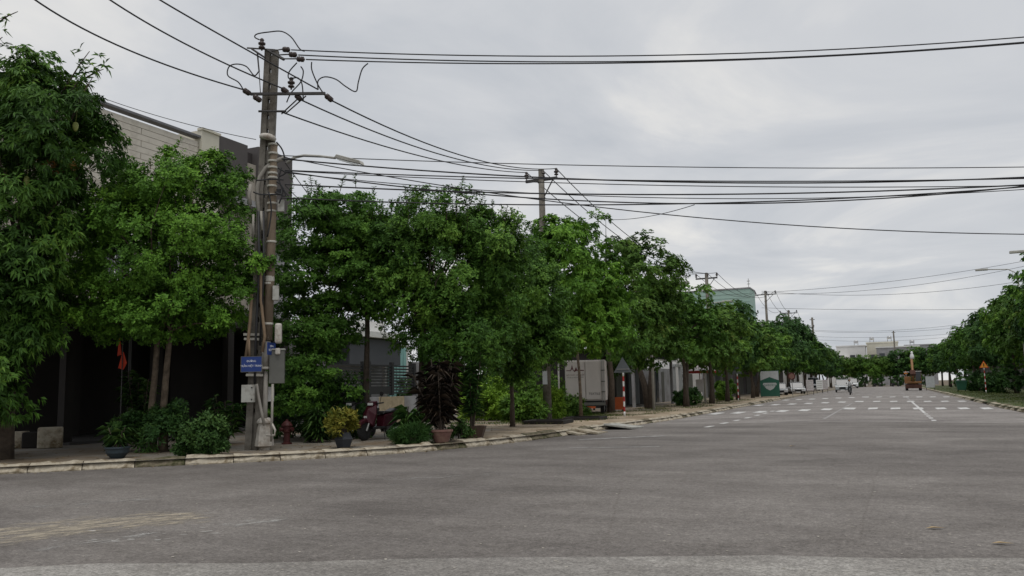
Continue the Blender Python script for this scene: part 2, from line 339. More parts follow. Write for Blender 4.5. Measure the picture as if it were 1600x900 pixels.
# ------------------------------------------------------------------ ground, road, pavements, kerbs
mb = MB(); mb.add([(-900, -300, -0.45), (900, -300, -0.45), (900, 1500, -0.45), (-900, 1500, -0.45)], [(0, 1, 2, 3)])
struct(mb.build('ground', 'soil'))
def sheet(name, xs, ys, zf, m):
    mb = MB(); nx = len(xs)
    vs = [(x, y, zf(x, y)) for y in ys for x in xs]
    fs = [(j*nx+i, j*nx+i+1, (j+1)*nx+i+1, (j+1)*nx+i) for j in range(len(ys)-1) for i in range(nx-1)]
    mb.add(vs, fs); return struct(mb.build(name, m, smooth=True))
road = sheet('road', [-70 + 2*i for i in range(71)], [-40 + 2*i for i in range(139)], lambda x, y: gz(x, y), 'asphalt')
# newer, paler surface of the main street beyond the junction, and the pale strip close by
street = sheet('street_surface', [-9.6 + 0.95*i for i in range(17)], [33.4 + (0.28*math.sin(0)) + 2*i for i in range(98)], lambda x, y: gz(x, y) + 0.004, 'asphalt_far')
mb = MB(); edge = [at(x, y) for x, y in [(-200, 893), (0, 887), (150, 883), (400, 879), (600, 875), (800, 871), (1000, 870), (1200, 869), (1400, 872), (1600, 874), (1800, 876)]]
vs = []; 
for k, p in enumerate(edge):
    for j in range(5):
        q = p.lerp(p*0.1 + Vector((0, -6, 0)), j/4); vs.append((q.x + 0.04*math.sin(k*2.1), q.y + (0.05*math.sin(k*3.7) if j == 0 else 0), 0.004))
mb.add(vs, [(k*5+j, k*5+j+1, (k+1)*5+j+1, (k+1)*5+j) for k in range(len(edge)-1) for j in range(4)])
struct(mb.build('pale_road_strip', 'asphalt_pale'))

KL = [(-60, -0.5), (-40, 0.6), (-30, 2.6), (-24, 5.3), (-19.4, 8.7), (-16.5, 11.4), (-15.5, 12.4), (-14.4, 13.5), (-12.9, 14.9), (-11.75, 16.1), (-10.75, 17.7), (-9.95, 20), (-9.5, 22.5), (-9.3, 26), (-9.3, 32), (-9.4, 40), (-9.5, 60), (-9.6, 100), (-9.7, 226)]
KR = [(60, 28), (30, 30), (18, 32), (11, 35.5), (7.6, 39.5), (6.0, 44), (5.6, 50), (5.5, 60), (5.5, 100), (5.6, 226)]
def resample(P, step):
    # Catmull-Rom then even steps
    P = [Vector((a, b)) for a, b in P]; pts = []
    for i in range(len(P)-1):
        p0, p1, p2, p3 = P[max(0, i-1)], P[i], P[i+1], P[min(len(P)-1, i+2)]
        n = max(4, int((p2-p1).length/0.3))
        for k in range(n):
            t = k/n; pts.append(p1.lerp(p2, t) if (p2-p1).length > 12 else 0.5*((2*p1) + (p2-p0)*t + (2*p0-5*p1+4*p2-p3)*t*t + (3*p1-p0-3*p2+p3)*t**3))
    pts.append(P[-1]); out = [pts[0]]; acc = 0
    for a, b in zip(pts, pts[1:]):
        L = (b-a).length
        while acc + L >= step:
            t = (step-acc)/L; a = a.lerp(b, t); out.append(a); L = (b-a).length; acc = 0
        acc += L
    return out
kl = resample(KL, 1.0); kr = resample(KR, 1.0)
def pavement(name, pts, farx, ends, m, off, ysplit=None):
    # flat corner polygon plus strips beyond it
    mb = MB(); sgn = -1 if farx < 0 else 1
    bm = bmesh.new()
    corner = [p for p in pts if p.y < 23.5] if sgn < 0 else [p for p in pts if p.y < 46]
    rest = [p for p in pts if p not in corner]
    ring = [(p.x, p.y) for p in corner] + [(farx, corner[-1].y)] + ends
    vs = [bm.verts.new((x, y, pz(corner[-1].y) if sgn > 0 else 0.14)) for x, y in ring]
    f = bm.faces.new(vs); bmesh.ops.triangulate(bm, faces=[f])
    bm.verts.index_update()
    V = [tuple(v.co) for v in bm.verts]; Fc = [tuple(v.index for v in fc.verts) for fc in bm.faces]; bm.free()
    mb.add(V, Fc)
    rr = [corner[-1]] + rest[::2]
    vv = []
    for p in rr:
        for x in (p.x + sgn*0.02, p.x + sgn*1.5, p.x + sgn*5, farx): vv.append((x, p.y, pz(p.y) + 0.0))
    mb.add(vv, [(j*4+i, j*4+i+1, (j+1)*4+i+1, (j+1)*4+i) for j in range(len(rr)-1) for i in range(3)])
    return struct(mb.build(name, m))
pav_l = pavement('left_pavement', kl, -60, [(-60, -0.5)], 'pave', 0)
pav_r = pavement('right_pavement', kr, 60, [(60, 28)], 'verge', 0)
# sandy earth lying over the pavement past the corner
def ragged(name, cx, cy, rx, ry, z, m, n=40, seed=1, rough=0.3):
    rg = random.Random(seed); mb = MB(); vs = [(cx, cy, z)]
    ph = [rg.uniform(0, 6.28) for _ in range(6)]
    for k in range(n):
        a = 2*math.pi*k/n; q = 1 + rough*(0.5*math.sin(3*a+ph[0]) + 0.35*math.sin(5*a+ph[1]) + 0.3*math.sin(9*a+ph[2]) + 0.25*math.sin(14*a+ph[3]))
        vs.append((cx + rx*q*math.cos(a), cy + ry*q*math.sin(a), z))
    mb.add(vs, [(0, 1+k, 1+(k+1) % n) for k in range(n)])
    return mb.build(name, m)
mb = MB(); ys = [21 + 1.0*i for i in range(100)]; vs = []
for i, y in enumerate(ys):
    k0 = min(kl, key=lambda p: abs(p.y - y) + (0 if p.y > 10 else 99)).x
    a = k0 - 0.33; b = k0 - 3.4 - 1.3*math.sin(y*0.7) - 0.8*math.sin(y*1.9+1) - max(0, (y-24)*0.12 if y < 40 else 2)
    if y < 24: b = a - (y-20.5)*0.8
    for t in (0, .25, .5, .75, 1): vs.append((a + (b-a)*t, y, pz(y) + 0.006 + 0.05*math.sin(math.pi*t)*(0.6+0.4*math.sin(y*2.3))))
mb.add(vs, [(j*5+i, j*5+i+1, (j+1)*5+i+1, (j+1)*5+i) for j in range(len(ys)-1) for i in range(4)])
o = mb.build('sand_bank', 'sand', smooth=True); struct(o)

def kerb_mesh(seed, L=0.985):
    rg = random.Random(seed); prof = [(-.04, -0.25), (-.03, 0.03), (0.05, 0.115), (0.12, 0.165), (0.36, 0.172), (0.37, -0.25)]
    n = 7; vs = []
    for i in range(n):
        x = -L/2 + L*i/(n-1)
        for j, (o, z) in enumerate(prof):
            jit = 0.022 if 0 < j < 5 else 0
            chip = 0.03 if (i in (0, n-1) and j in (2, 3)) else 0
            vs.append((x, o + rg.uniform(-jit, jit) + chip*rg.random(), z + rg.uniform(-jit, jit) - chip*rg.random()))
    m = len(prof)
    fs = [(i*m+j, (i+1)*m+j, (i+1)*m+j+1, i*m+j+1) for i in range(n-1) for j in range(m-1)]
    fs += [tuple(range(m))[::1], tuple((n-1)*m + j for j in range(m))[::-1]]
    mb = MB(); mb.add(vs, fs); me = bpy.data.meshes.new('kerb_stone'); me.from_pydata(mb.v, [], mb.f); me.update(); me.materials.append(M['kerb']); return me
KM = [kerb_mesh(s) for s in range(8)]
M['kerbdark'] = mat('mossy_kerb', (0.20, 0.165, 0.115), 0.95, 0.3, 4.0, 0.8, 12, dirt=((0.06, 0.06, 0.025), 0.5, 3))
for me_ in KM[5:7]: me_.materials.clear(); me_.materials.append(M['kerbdark'])
def kerb_run(name, pts, side, ymin, ymax, broken):
    root = bpy.data.objects.new(name, None); COL.objects.link(root); struct(root)
    rest = MB(); rg = random.Random(name)
    for a, b in zip(pts, pts[1:]):
        c = (a+b)/2; ang = math.atan2(b.y-a.y, b.x-a.x)
        if c.y > ymax or (side < 0 and c.x < -26) or (side > 0 and c.x > 14):
            if c.y > ymax:
                w = 0.32*side
                rest.box((min(c.x, c.x+w), c.y-0.495, gz(c.x, c.y)-0.2), (max(c.x, c.x+w), c.y+0.495, pz(c.y)+0.02))
            continue
        if any(lo < c.y < hi for lo, hi in broken) and rg.random() < 0.7: continue
        o = bpy.data.objects.new('kerb_stone', KM[rg.randrange(8)]); COL.objects.link(o); o.parent = root
        z = (gz(c.x, c.y) if c.y > 24 else 0)
        if side < 0: o.rotation_euler = (rg.uniform(-.05, .06), rg.uniform(-.025, .025), ang + rg.uniform(-.02, .02))
        else: o.rotation_euler = (rg.uniform(-.03, .06), rg.uniform(-.03, .03), ang + math.pi)
        o.location = (c.x, c.y, z + rg.uniform(-.012, .012))
        o.scale = (1.0, 1.0, 1.0)
    if rest.v:
        r_ = rest.build('far_kerb', 'kerb', root); r_['kind'] = 'stuff'
    return root
kerb_run('left_kerb', kl, -1, -10, 84, [(15.0, 15.9)])
krr = kr[::-1]
kerb_run('right_kerb', kr, 1, -10, 110, [(47, 49), (53, 55), (60, 62.5), (68, 71), (76, 79)])

# broken slabs and rough ramps along the left kerb
def slab(name, px, py, sx, sy, rz, tilt, m, label, cat='slab', th=0.07):
    p = at(px, py, 0.1); o = MB().box((-sx/2, -sy/2, 0), (sx/2, sy/2, th)).build(name, m, None, bevel=0.012)
    o.location = (p.x, p.y, 0.03); o.rotation_euler = (tilt, 0.04, rz); return tag(o, label, cat)
slab('concrete_slab', 921, 672, 1.5, 0.9, R(95), R(8), 'kerb', 'pale concrete slab used as kerb ramp, nearer of the two before the striped sign post')
slab('concrete_slab', 975, 664, 1.9, 1.0, R(92), R(7), 'boxgrey', 'long grey slab lying against kerb, closest to the striped sign post')
slab('paving_slab', 898, 674, 0.8, 0.8, R(80), R(9), 'kerb', 'small cracked paving slab at kerb left of the two concrete ramps')

# painted markings: rows of blocks, lane lines, worn paint
bm_block = MB().box((-0.28, -1.35, 0), (0.28, 1.35, 0.004))
me_block = bpy.data.meshes.new('marking_block'); me_block.from_pydata(bm_block.v, [], bm_block.f); me_block.materials.append(M['paint'])
me_far = me_block.copy(); me_far.materials.clear(); me_far.materials.append(M['faded'])
for ri, y0 in enumerate((50.2, 66.8, 84.5, 102, 120, 138)):
    for k in range(13):
        x = -8.75 + 1.12*k
        y = y0 + 0.36*x
        o = bpy.data.objects.new('marking_block', me_block if ri < 3 else me_far); COL.objects.link(o); o.parent = street
        o.location = (x, y, gz(x, y) + 0.008); o.rotation_euler = (0, 0.02 if x < -2 else -0.02, random.uniform(-.01, .01))
        if ri > 2: o.scale = (0.95, 0.8, 1)
def strip(name, x0, y0, x1, y1, w, m, z=0.009):
    d = Vector((x1-x0, y1-y0)); n = Vector((-d.y, d.x)).normalized()*w/2; k = max(1, int(d.length/4)); vs = []
    for i in range(k+1):
        p = Vector((x0, y0)) + d*i/k
        for s in (-1, 1): vs.append((p.x + s*n.x, p.y + s*n.y, gz(p.x, p.y) + z))
    mb = MB(); mb.add(vs, [(2*i, 2*i+1, 2*i+3, 2*i+2) for i in range(k)])
    o = mb.build(name, m); o.parent = road; return o
for y0 in (35.0, 37.4, 39.6, 42.0): strip('lane_dash', 1.46, y0, 1.46, y0+1.0, 0.16, 'paint')
strip('lane_line', 1.45, 44, 1.42, 66, 0.13, 'paint'); strip('lane_line', 1.42, 70, 1.4, 84, 0.12, 'faded')
strip('lane_line', -2.48, 36, -2.35, 62, 0.12, 'faded', 0.0105)
for i in range(7): strip('lane_dash', -6.0, 30.0+3.0*i, -5.97, 31.1+3.0*i, 0.2, 'paint')
for y0 in (95, 103, 111, 119, 127, 145): strip('lane_dash', 1.4, y0, 1.4, y0+4, 0.13, 'faded')
pa, pb = at(905, 687), at(1040, 681); strip('stop_line', pa.x, pa.y, pb.x, pb.y, 0.32, 'faded', 0.005)
pa, pb = at(890, 700), at(1030, 698); strip('stop_line', pa.x, pa.y, pb.x, pb.y, 0.16, 'faded', 0.005)
def worn(name, poly_px, n, smin, smax, m, seed):
    rg = random.Random(seed); mb = MB(); P = [at(*p) for p in poly_px]
    for i in range(n):
        # random convex combination leaning along the marking's long axis
        w = [rg.random()**1.6 for _ in P]; s = sum(w); c = sum((p*(q/s) for p, q in zip(P, w)), Vector())
        c += Vector((rg.gauss(0, .30), rg.gauss(0, .10), 0))
        L = rg.uniform(smin, smax); Bw = L*rg.uniform(.12, .35); an = R(22) + rg.gauss(0, .25); k = rg.randint(6, 9); vs = []
        for j in range(k):
            a = 2*math.pi*j/k; q = rg.uniform(.55, 1.15); x, y = L*q*math.cos(a), Bw*q*math.sin(a)
            vs.append((c.x + x*math.cos(an) - y*math.sin(an), c.y + x*math.sin(an) + y*math.cos(an), 0.004 + 0.00002*i))
        mb.add(vs, [tuple(range(k))])
    o = mb.build(name, m); o.parent = road; o['kind'] = 'stuff'; return o
def stain(name, a_px, b_px, half, col, seed, wt=.2):
    A, B = at(*a_px), at(*b_px); d = B - A; n_ = Vector((-d.y, d.x, 0)).normalized(); nu, nv = 48, 14; vs, fa = [], []
    for i in range(nu+1):
        for j in range(nv+1):
            u, v = i/nu, j/nv*2 - 1; p = A + d*u + n_*(half*v*(1 - .35*u) + .04*math.sin(u*9 + seed)); vs.append((p.x, p.y, .004)); fa.append(max(0, 1 - v*v)*min(1, 4.5*(1-u))*min(1, 6*u))
    mb = MB(); mb.add(vs, [(i*(nv+1)+j, (i+1)*(nv+1)+j, (i+1)*(nv+1)+j+1, i*(nv+1)+j+1) for i in range(nu) for j in range(nv)])
    m = bpy.data.materials.new(name); m.use_nodes = True; t = m.node_tree; b = t.nodes['Principled BSDF']; b.inputs['Roughness'].default_value = .92
    co = nn(t, 'ShaderNodeTexCoord'); ang = math.atan2(d.y, d.x)
    mp = nn(t, 'ShaderNodeMapping'); mp.inputs['Rotation'].default_value = (0, 0, -ang); t.links.new(co.outputs['Object'], mp.inputs[0])
    mp2 = nn(t, 'ShaderNodeMapping'); mp2.inputs['Scale'].default_value = (1.0, 2.2, 1); t.links.new(mp.outputs[0], mp2.inputs[0])
    n1_ = nn(t, 'ShaderNodeTexNoise'); n1_.inputs['Scale'].default_value = 3.0; n1_.inputs['Detail'].default_value = 9; n1_.inputs['Roughness'].default_value = .72; t.links.new(mp2.outputs[0], n1_.inputs['Vector'])
    at_n = nn(t, 'ShaderNodeAttribute', attribute_name='fade'); ad = nn(t, 'ShaderNodeMath', operation='MULTIPLY_ADD'); ad.inputs[1].default_value = wt; t.links.new(at_n.outputs['Fac'], ad.inputs[0]); t.links.new(n1_.outputs[0], ad.inputs[2])
    r_ = nn(t, 'ShaderNodeValToRGB'); r_.color_ramp.elements[0].position = .68; r_.color_ramp.elements[1].position = .84; r_.color_ramp.elements[1].color = (.8, .8, .8, 1); t.links.new(ad.outputs[0], r_.inputs[0])
    n2_ = nn(t, 'ShaderNodeTexNoise'); n2_.inputs['Scale'].default_value = 24; n2_.inputs['Detail'].default_value = 5; t.links.new(co.outputs['Object'], n2_.inputs['Vector'])
    rc = nn(t, 'ShaderNodeValToRGB'); rc.color_ramp.elements[0].position = .3; rc.color_ramp.elements[0].color = (*[c*.7 for c in col], 1); rc.color_ramp.elements[1].position = .7; rc.color_ramp.elements[1].color = (*[c*1.15 for c in col], 1); t.links.new(n2_.outputs[0], rc.inputs[0]); t.links.new(rc.outputs[0], b.inputs['Base Color'])
    tp_ = nn(t, 'ShaderNodeBsdfTransparent'); ms = nn(t, 'ShaderNodeMixShader'); t.links.new(r_.outputs[0], ms.inputs[0]); t.links.new(tp_.outputs[0], ms.inputs[1]); t.links.new(b.outputs[0], ms.inputs[2]); t.links.new(ms.outputs[0], t.nodes['Material Output'].inputs[0])
    o = mb.build(name, m, road); a_ = o.data.attributes.new('fade', 'FLOAT', 'POINT'); a_.data.foreach_set('value', fa); return o
stain('sandy_stain', (-170, 852), (390, 797), 1.45, (.42, .365, .28), 3, .28)
stain('pale_stain', (330, 824), (470, 806), .38, (.50, .49, .46), 5)
stain('pale_stain', (-40, 800), (330, 772), .5, (.34, .33, .31), 7)
stain('pale_stain', (560, 752), (830, 738), .35, (.36, .35, .33), 9)
stain('pale_stain', (840, 702), (1060, 696), .45, (.36, .35, .33), 11)
stain('pale_stain', (0, 866), (300, 826), .4, (.40, .39, .37), 13)
worn('worn_paint', [(280, 828), (170, 838), (100, 846), (30, 852), (0, 872), (480, 814), (510, 815)], 24, 0.02, 0.07, 'oldwhite', 5)
# litter: leaves and grit on the asphalt
rg = random.Random(11); mb = MB()
for i in range(520):
    px, py = rg.uniform(-100, 1700), 650 + 245*rg.random()**0.8
    p = at(px, py); L = rg.uniform(.008, .022); a0 = rg.uniform(0, 6.28)
    if p.x < -8.5 and p.y > 9: continue
    k = 5; vs = [(p.x + L*rg.uniform(.5, 1.2)*math.cos(a0+2*math.pi*j/k), p.y + L*rg.uniform(.3, .9)*math.sin(a0+2*math.pi*j/k), gz(p.x, p.y) + 0.006 + L*0.12*(j % 2)) for j in range(k)]
    mb.add(vs, [tuple(range(k))])
o = mb.build('grit', mat('grit', (0.38, 0.35, 0.30), 0.9, 0.5, 3)); tag(o, 'scattered pale grit and dry flecks lying on the asphalt', 'grit', kind='stuff')
for (px, py, rot, lab) in [(1461, 825, .3, 'dry tan leaf lying on the asphalt at lower right of the picture'), (1566, 849, .1, 'pale flat twig on the asphalt near the lower right corner'), (1238, 697, .5, 'small pale leaf on the asphalt in the middle of the junction')]:
    p = at(px, py, 0.012); mb = MB(); mb.add([(-.09, 0, 0), (-.02, .035, .012), (.1, 0, .004), (-.02, -.035, .014)], [(0, 1, 2), (0, 2, 3)])
    o = mb.build('fallen_leaf', mat('dry_leaf', (0.40, 0.30, 0.17), 0.8)); o.location = p; o.rotation_euler = (0, 0, rot); tag(o, lab, 'leaf')

# dry leaves along the gutter and on the pavement
rg = random.Random(77); mb = MB()
for i in range(2600):
    if i < 1500:
        k = rg.randrange(len(kl)-1); a = kl[k]; b = kl[k+1]
        if a.x < -26 or a.y > 75: continue
        t = rg.random(); p = a.lerp(b, t); n_ = Vector((-(b-a).y, (b-a).x)); off = rg.gauss(-.14, .10) if rg.random() < .45 else .4 + abs(rg.gauss(0, 1.4))
        if -.1 < off < .38: continue
        p = p + n_*off; z = 0.008 + (gz(p.x, p.y) if off < 0 else (pz(p.y) + (0.05 if p.y > 21 else 0)))
    else:
        p = Vector((rg.uniform(-24, -10), rg.uniform(9, 30))); kx_ = min(kl, key=lambda w: (w-p).length)
        if p.x > kx_.x - .5: continue
        z = 0.148 + (.04 if p.y > 21 else 0)
    L = rg.uniform(.02, .055); a0 = rg.uniform(0, 6.28); c, s_ = math.cos(a0)*L, math.sin(a0)*L
    mb.add([(p.x-c, p.y-s_, z), (p.x-s_*.45, p.y+c*.45, z+L*rg.uniform(.05, .4)), (p.x+c, p.y+s_, z+.004), (p.x+s_*.45, p.y-c*.45, z+L*rg.uniform(.05, .4))], [(0, 1, 2), (0, 2, 3)])
o = mb.build('leaf_litter', mat('litter_leaf', (0.13, 0.085, 0.04), 0.9, 0.3, 2.0, col2=(0.30, 0.22, 0.10))); tag(o, 'dry brown leaves scattered along the gutter and left pavement', 'leaf litter', kind='stuff')

# ------------------------------------------------------------------ foliage
def unit(a): return a/np.maximum(np.linalg.norm(a, axis=-1, keepdims=True), 1e-9)
def leaf_obj(name, P, D, N, L, Wd, rnd, m, parent, droop=0.0, fold=0.18, extra=None):
    n = len(P); S = unit(np.cross(D, N)); L = L[:, None]; Wd = Wd[:, None]
    v = np.empty((n, 4, 3), np.float32)
    v[:, 0] = P
    mid = P + D*L*0.45
    v[:, 1] = mid + S*Wd*0.5 + N*Wd*fold; v[:, 3] = mid - S*Wd*0.5 + N*Wd*fold
    v[:, 2] = P + D*L; v[:, 2, 2] -= (L[:, 0]*droop)
    me = bpy.data.meshes.new(name); me.vertices.add(4*n); me.vertices.foreach_set('co', v.reshape(-1))
    base = (np.arange(n)*4)[:, None]; idx = (base + np.array([0, 1, 2, 0, 2, 3])[None]).astype(np.int32).reshape(-1)
    me.loops.add(6*n); me.loops.foreach_set('vertex_index', idx)
    me.polygons.add(2*n); me.polygons.foreach_set('loop_start', np.arange(0, 6*n, 3, dtype=np.int32))
    me.update(calc_edges=True); me.validate()
    at_ = me.attributes.new('rnd', 'FLOAT', 'POINT'); at_.data.foreach_set('value', np.repeat(np.clip(rnd, 0, 1), 4).astype(np.float32))
    me.materials.append(M[m]); o = bpy.data.objects.new(name, me); COL.objects.link(o)
    if parent: o.parent = parent
    return o
def rosettes(rng, tips, T, per, L, Wd, spread=(0.9, 1.35), droop=0.2, jitter=0.03):
    n = len(tips); T = unit(T)
    a = np.cross(T, np.tile([0.31, 0.17, 0.93], (n, 1))); a = unit(a); b = np.cross(T, a)
    az = (np.arange(per)[None]*2.399 + rng.uniform(0, 6.28, (n, 1)) + rng.normal(0, .25, (n, per)))
    po = rng.uniform(spread[0], spread[1], (n, per))
    side = a[:, None]*np.cos(az)[..., None] + b[:, None]*np.sin(az)[..., None]
    D = T[:, None]*np.cos(po)[..., None] + side*np.sin(po)[..., None]; D[..., 2] -= droop; D = unit(D)
    N = unit(T[:, None]*np.sin(po)[..., None] - side*np.cos(po)[..., None] + rng.normal(0, .25, (n, per, 3)))
    P = np.repeat(tips[:, None], per, 1) + rng.normal(0, jitter, (n, per, 3))
    l = L*rng.uniform(.65, 1.2, (n, per)); w = Wd*rng.uniform(.75, 1.2, (n, per))
    return P.reshape(-1, 3), D.reshape(-1, 3), N.reshape(-1, 3), l.reshape(-1), w.reshape(-1)
def crown_tips(rng, blobs, nclump, tips, cr, flat=0.75, inner=0.18, shell=0.55):
    B = np.array(blobs, float); vol = (B[:, 3]*B[:, 4]*B[:, 5])**0.75; pick = rng.choice(len(B), nclump, p=vol/vol.sum())
    d = unit(rng.normal(0, 1, (nclump, 3))); rr = shell + (1-shell)*rng.random((nclump, 1))**0.6
    low = rng.random((nclump, 1)) < inner; rr = np.where(low, rr*0.55, rr)
    C = B[pick, :3] + d*B[pick, 3:]*rr
    # keep clumps that lie inside no other blob's core too deep
    crr = cr*rng.uniform(.65, 1.3, (nclump, 1))
    O = unit(d*np.array([1, 1, .8]) + np.array([0, 0, .45]))
    k = max(1, tips); dd = unit(rng.normal(0, 1, (nclump, k, 3)) + O[:, None]*0.75)
    rad = rng.random((nclump, k, 1))**0.42
    tp = C[:, None] + dd*rad*crr[:, None]*np.array([1, 1, flat])
    T = unit(dd*0.8 + O[:, None]*0.7 + np.array([0, 0, .35]) + rng.normal(0, .3, (nclump, k, 3)))
    cl = np.repeat(rng.random((nclump, 1)), k, 1)
    return C, tp.reshape(-1, 3), T.reshape(-1, 3), cl.reshape(-1)
def limb_mesh(rng, trunk_pts, rad, C, nl, r_l, n=7):
    stems = trunk_pts if isinstance(trunk_pts[0][0], (list, tuple)) else [trunk_pts]; out = [MB() for _ in stems]
    for st, mb in zip(stems, out): mb.tube(st, [rad[0] + (rad[1]-rad[0])*(i/(len(st)-1)) if i else rad[0]*1.25 for i in range(len(st))], n)
    if len(C):
        for i in rng.choice(len(C), min(nl, len(C)), replace=False):
            si = int(rng.integers(len(stems))); st = stems[si]; mb = out[si]; c = Vector(C[i])
            u = rng.uniform(.0, .55); a = Vector(st[-1]).lerp(Vector(st[max(0, len(st)-2)]), u)
            mid = a.lerp(c, .5) + Vector((0, 0, abs(c.z-a.z)*0.12)) + Vector(rng.normal(0, .12, 3))
            mb.tube([a, a.lerp(mid, .5) + Vector(rng.normal(0, .05, 3)), mid, mid.lerp(c, .6) + Vector(rng.normal(0, .06, 3)), c], [r_l, r_l*.75, r_l*.5, r_l*.3, r_l*.12], 5, cap=False)
    return out
def make_tree(name, base, label, cat, trunk, rad, blobs, leafm, bark='bark', nclump=110, tips=26, per=9, L=.14, Wd=.055, cr=.5, flat=.75, droop=.2, spread=(.9, 1.35), seed=1, nl=26, r_l=.045, shoots=None, group=None, shell=.55, inner=.26, dens=1.7, grow=1.08):
    rng = np.random.default_rng(seed)
    root = empty(name, base, label, cat, group=group)
    nclump = int(nclump*dens); Wd *= 1.2; blobs = [(*b[:3], b[3]*grow, b[4]*grow, b[5]*grow) for b in blobs]
    C, tp, T, cl = crown_tips(rng, blobs, nclump, tips, cr, flat, inner, shell)
    tbs = limb_mesh(rng, trunk, rad, C, nl, r_l); tb = tbs[0]
    P, D, N, l, w = rosettes(rng, tp, T, per, L, Wd, spread, droop)
    rnd = np.repeat(cl, per)*.55 + rng.random(len(P))*.45
    if shoots:
        ns, hmin, hmax, idx = shoots
        sP, sD, sN, sl, sw, sr = [], [], [], [], [], []
        top = sorted(range(len(C)), key=lambda i: -C[i][2])[:idx]
        for s in range(ns):
            c = C[top[int(rng.integers(len(top)))]] + rng.normal(0, .25, 3); h = rng.uniform(hmin, hmax); lean = rng.normal(0, .16, 2)
            e_ = c + np.array([lean[0]*h, lean[1]*h, h]); tb.tube([c, (c+e_)/2, e_], [.012, .009, .005], 4, cap=False)
            k = int(h/.07)
            for j in range(k):
                t = .25 + .75*j/k; p = c + (e_-c)*t
                for q in range(4):
                    az = rng.uniform(0, 6.28); d = np.array([math.cos(az), math.sin(az), rng.uniform(.1, .7)]); d /= np.linalg.norm(d)
                    sP.append(p); sD.append(d); sN.append(np.array([-d[0]*.4, -d[1]*.4, 1.0])); sl.append(L*rng.uniform(.9, 1.5)*(1.15-.35*t)); sw.append(Wd*rng.uniform(.7, 1.1)); sr.append(rng.uniform(.35, .95))
        P = np.vstack([P, sP]); D = np.vstack([D, sD]); N = np.vstack([N, unit(np.array(sN))]); l = np.r_[l, sl]; w = np.r_[w, sw]; rnd = np.r_[rnd, sr]
    for t_ in tbs: t_.build('trunk', bark, root, smooth=True)
    leaf_obj('crown', P, D, N, l, w, rnd, leafm, root, droop=droop*.5)
    return root

def gp(x, y): return (x, y, pz(y) - 0.02)
D2 = 20.9
b2 = at(238, 706, .14)
def rel(px, py, d, b): return tuple(atD(px, py, d) - Vector(b))
def blob(px, py, d, b, rx, ry, dep=None):        # ellipsoid given in pixels at a depth
    c = rel(px, py, d, b); k = d/1300.0
    return (*c, rx*k, (dep or rx)*k, ry*k)
bm_ = (-18.6, 12.9, .13)
# T1: mango tree at far left
mango = make_tree('mango_tree', (-18.6, 12.9, .13), 'dark mango tree with long drooping leaves at the left edge of the picture', 'tree',
    [(0, 0, 0), (.05, .0, 1.2), (.0, .1, 2.4), (.1, .1, 4.2)], (.17, .09),
    [blob(0, 330, 18.8, bm_, 115, 140), blob(85, 205, 18.8, bm_, 85, 85), blob(10, 150, 18.8, bm_, 90, 60), blob(10, 430, 18.8, bm_, 85, 90), blob(-60, 490, 18.8, bm_, 110, 80), blob(120, 225, 18.8, bm_, 45, 50), blob(10, 515, 18.8, bm_, 75, 40), blob(60, 490, 18.8, bm_, 35, 50), blob(-60, 600, 18.8, bm_, 70, 60), blob(0, 580, 18.3, bm_, 40, 50)],
    'leaf_mango', 'barkdark', nclump=190, tips=27, per=10, L=.165, Wd=.042, cr=.5, flat=.8, droop=.55, spread=(.75, 1.5), seed=2, nl=34, r_l=.05)
rng = np.random.default_rng(31)
tips = np.array([atD(x, y, 18.6) for x, y in [(62, 150), (80, 255), (40, 130), (95, 262), (20, 210)]]) - np.array(mango.location)
tips = (tips[:, None] + rng.normal(0, .13, (5, 7, 3))).reshape(-1, 3)
P, D, N, l, w = rosettes(rng, tips, unit(rng.normal(0, .4, (35, 3)) + np.array([.2, -.5, .8])), 8, .17, .035, (.4, 1.2), .3)
fl = leaf_obj('young_leaves', P, D, N, l, w, rng.random(len(P)), 'leaf_young', mango); fl['label'] = 'rust-coloured clusters of young leaves'
mb = MB()
for px, py in [(9, 279), (42, 283), (118, 198)]:
    p = atD(px, py, 18.4) - mango.location; mb = MB()
    mb.lathe([(.012, .115), (.05, .09), (.068, .03), (.06, -.04), (.03, -.095), (.008, -.11)], 10, tr(*p)); mb.tube([p + Vector((0, 0, .11)), p + Vector((.02, .02, .5))], .006, 4)
    mb.build('mango_fruit', mat('mango_skin', (.30, .34, .10), .5), mango, smooth=True)
# its high spray reaching up and right against the sky
def spray(parent, px_pts, d, m, L, Wd, per, seed, droop=.5, step=.09, spread=(.6, 1.4)):
    rg2 = np.random.default_rng(seed); pts = [atD(x, y, d) - parent.location for x, y in px_pts]
    MB().tube(pts, [.028 - .02*i/(len(pts)-1) for i in range(len(pts))], 5).build('branch', 'barkdark', parent, smooth=True)
    tips_ = []; 
    for a, b in zip(pts, pts[1:]):
        k = max(1, int((b-a).length/step))
        for j in range(k): tips_.append(np.array(a.lerp(b, j/k)))
    tips_ = np.array(tips_) + rg2.normal(0, .11, (len(tips_), 3)); Tn = unit(rg2.normal(0, .5, (len(tips_), 3)) + np.array([.2, 0, .8]))
    P, D, N, l, w = rosettes(rg2, tips_, Tn, per, L, Wd, spread, droop)
    leaf_obj('leaf_spray', P, D, N, l, w, rg2.random(len(P)), m, parent, droop=droop*.4)['kind'] = 'stuff'
spray(mango, [(70, 190), (100, 140), (125, 100), (140, 80)], 18.6, 'leaf_mango', .22, .05, 9, 5)
spray(mango, [(90, 180), (120, 130), (150, 112), (162, 108)], 18.6, 'leaf_mango', .22, .05, 9, 6)
spray(mango, [(110, 190), (128, 150), (145, 120)], 18.5, 'leaf_mango', .22, .05, 9, 8)
spray(mango, [(-40, 60), (-10, 40), (12, 25), (28, 18)], 17.5, 'leaf_mango', .2, .045, 6, 7)
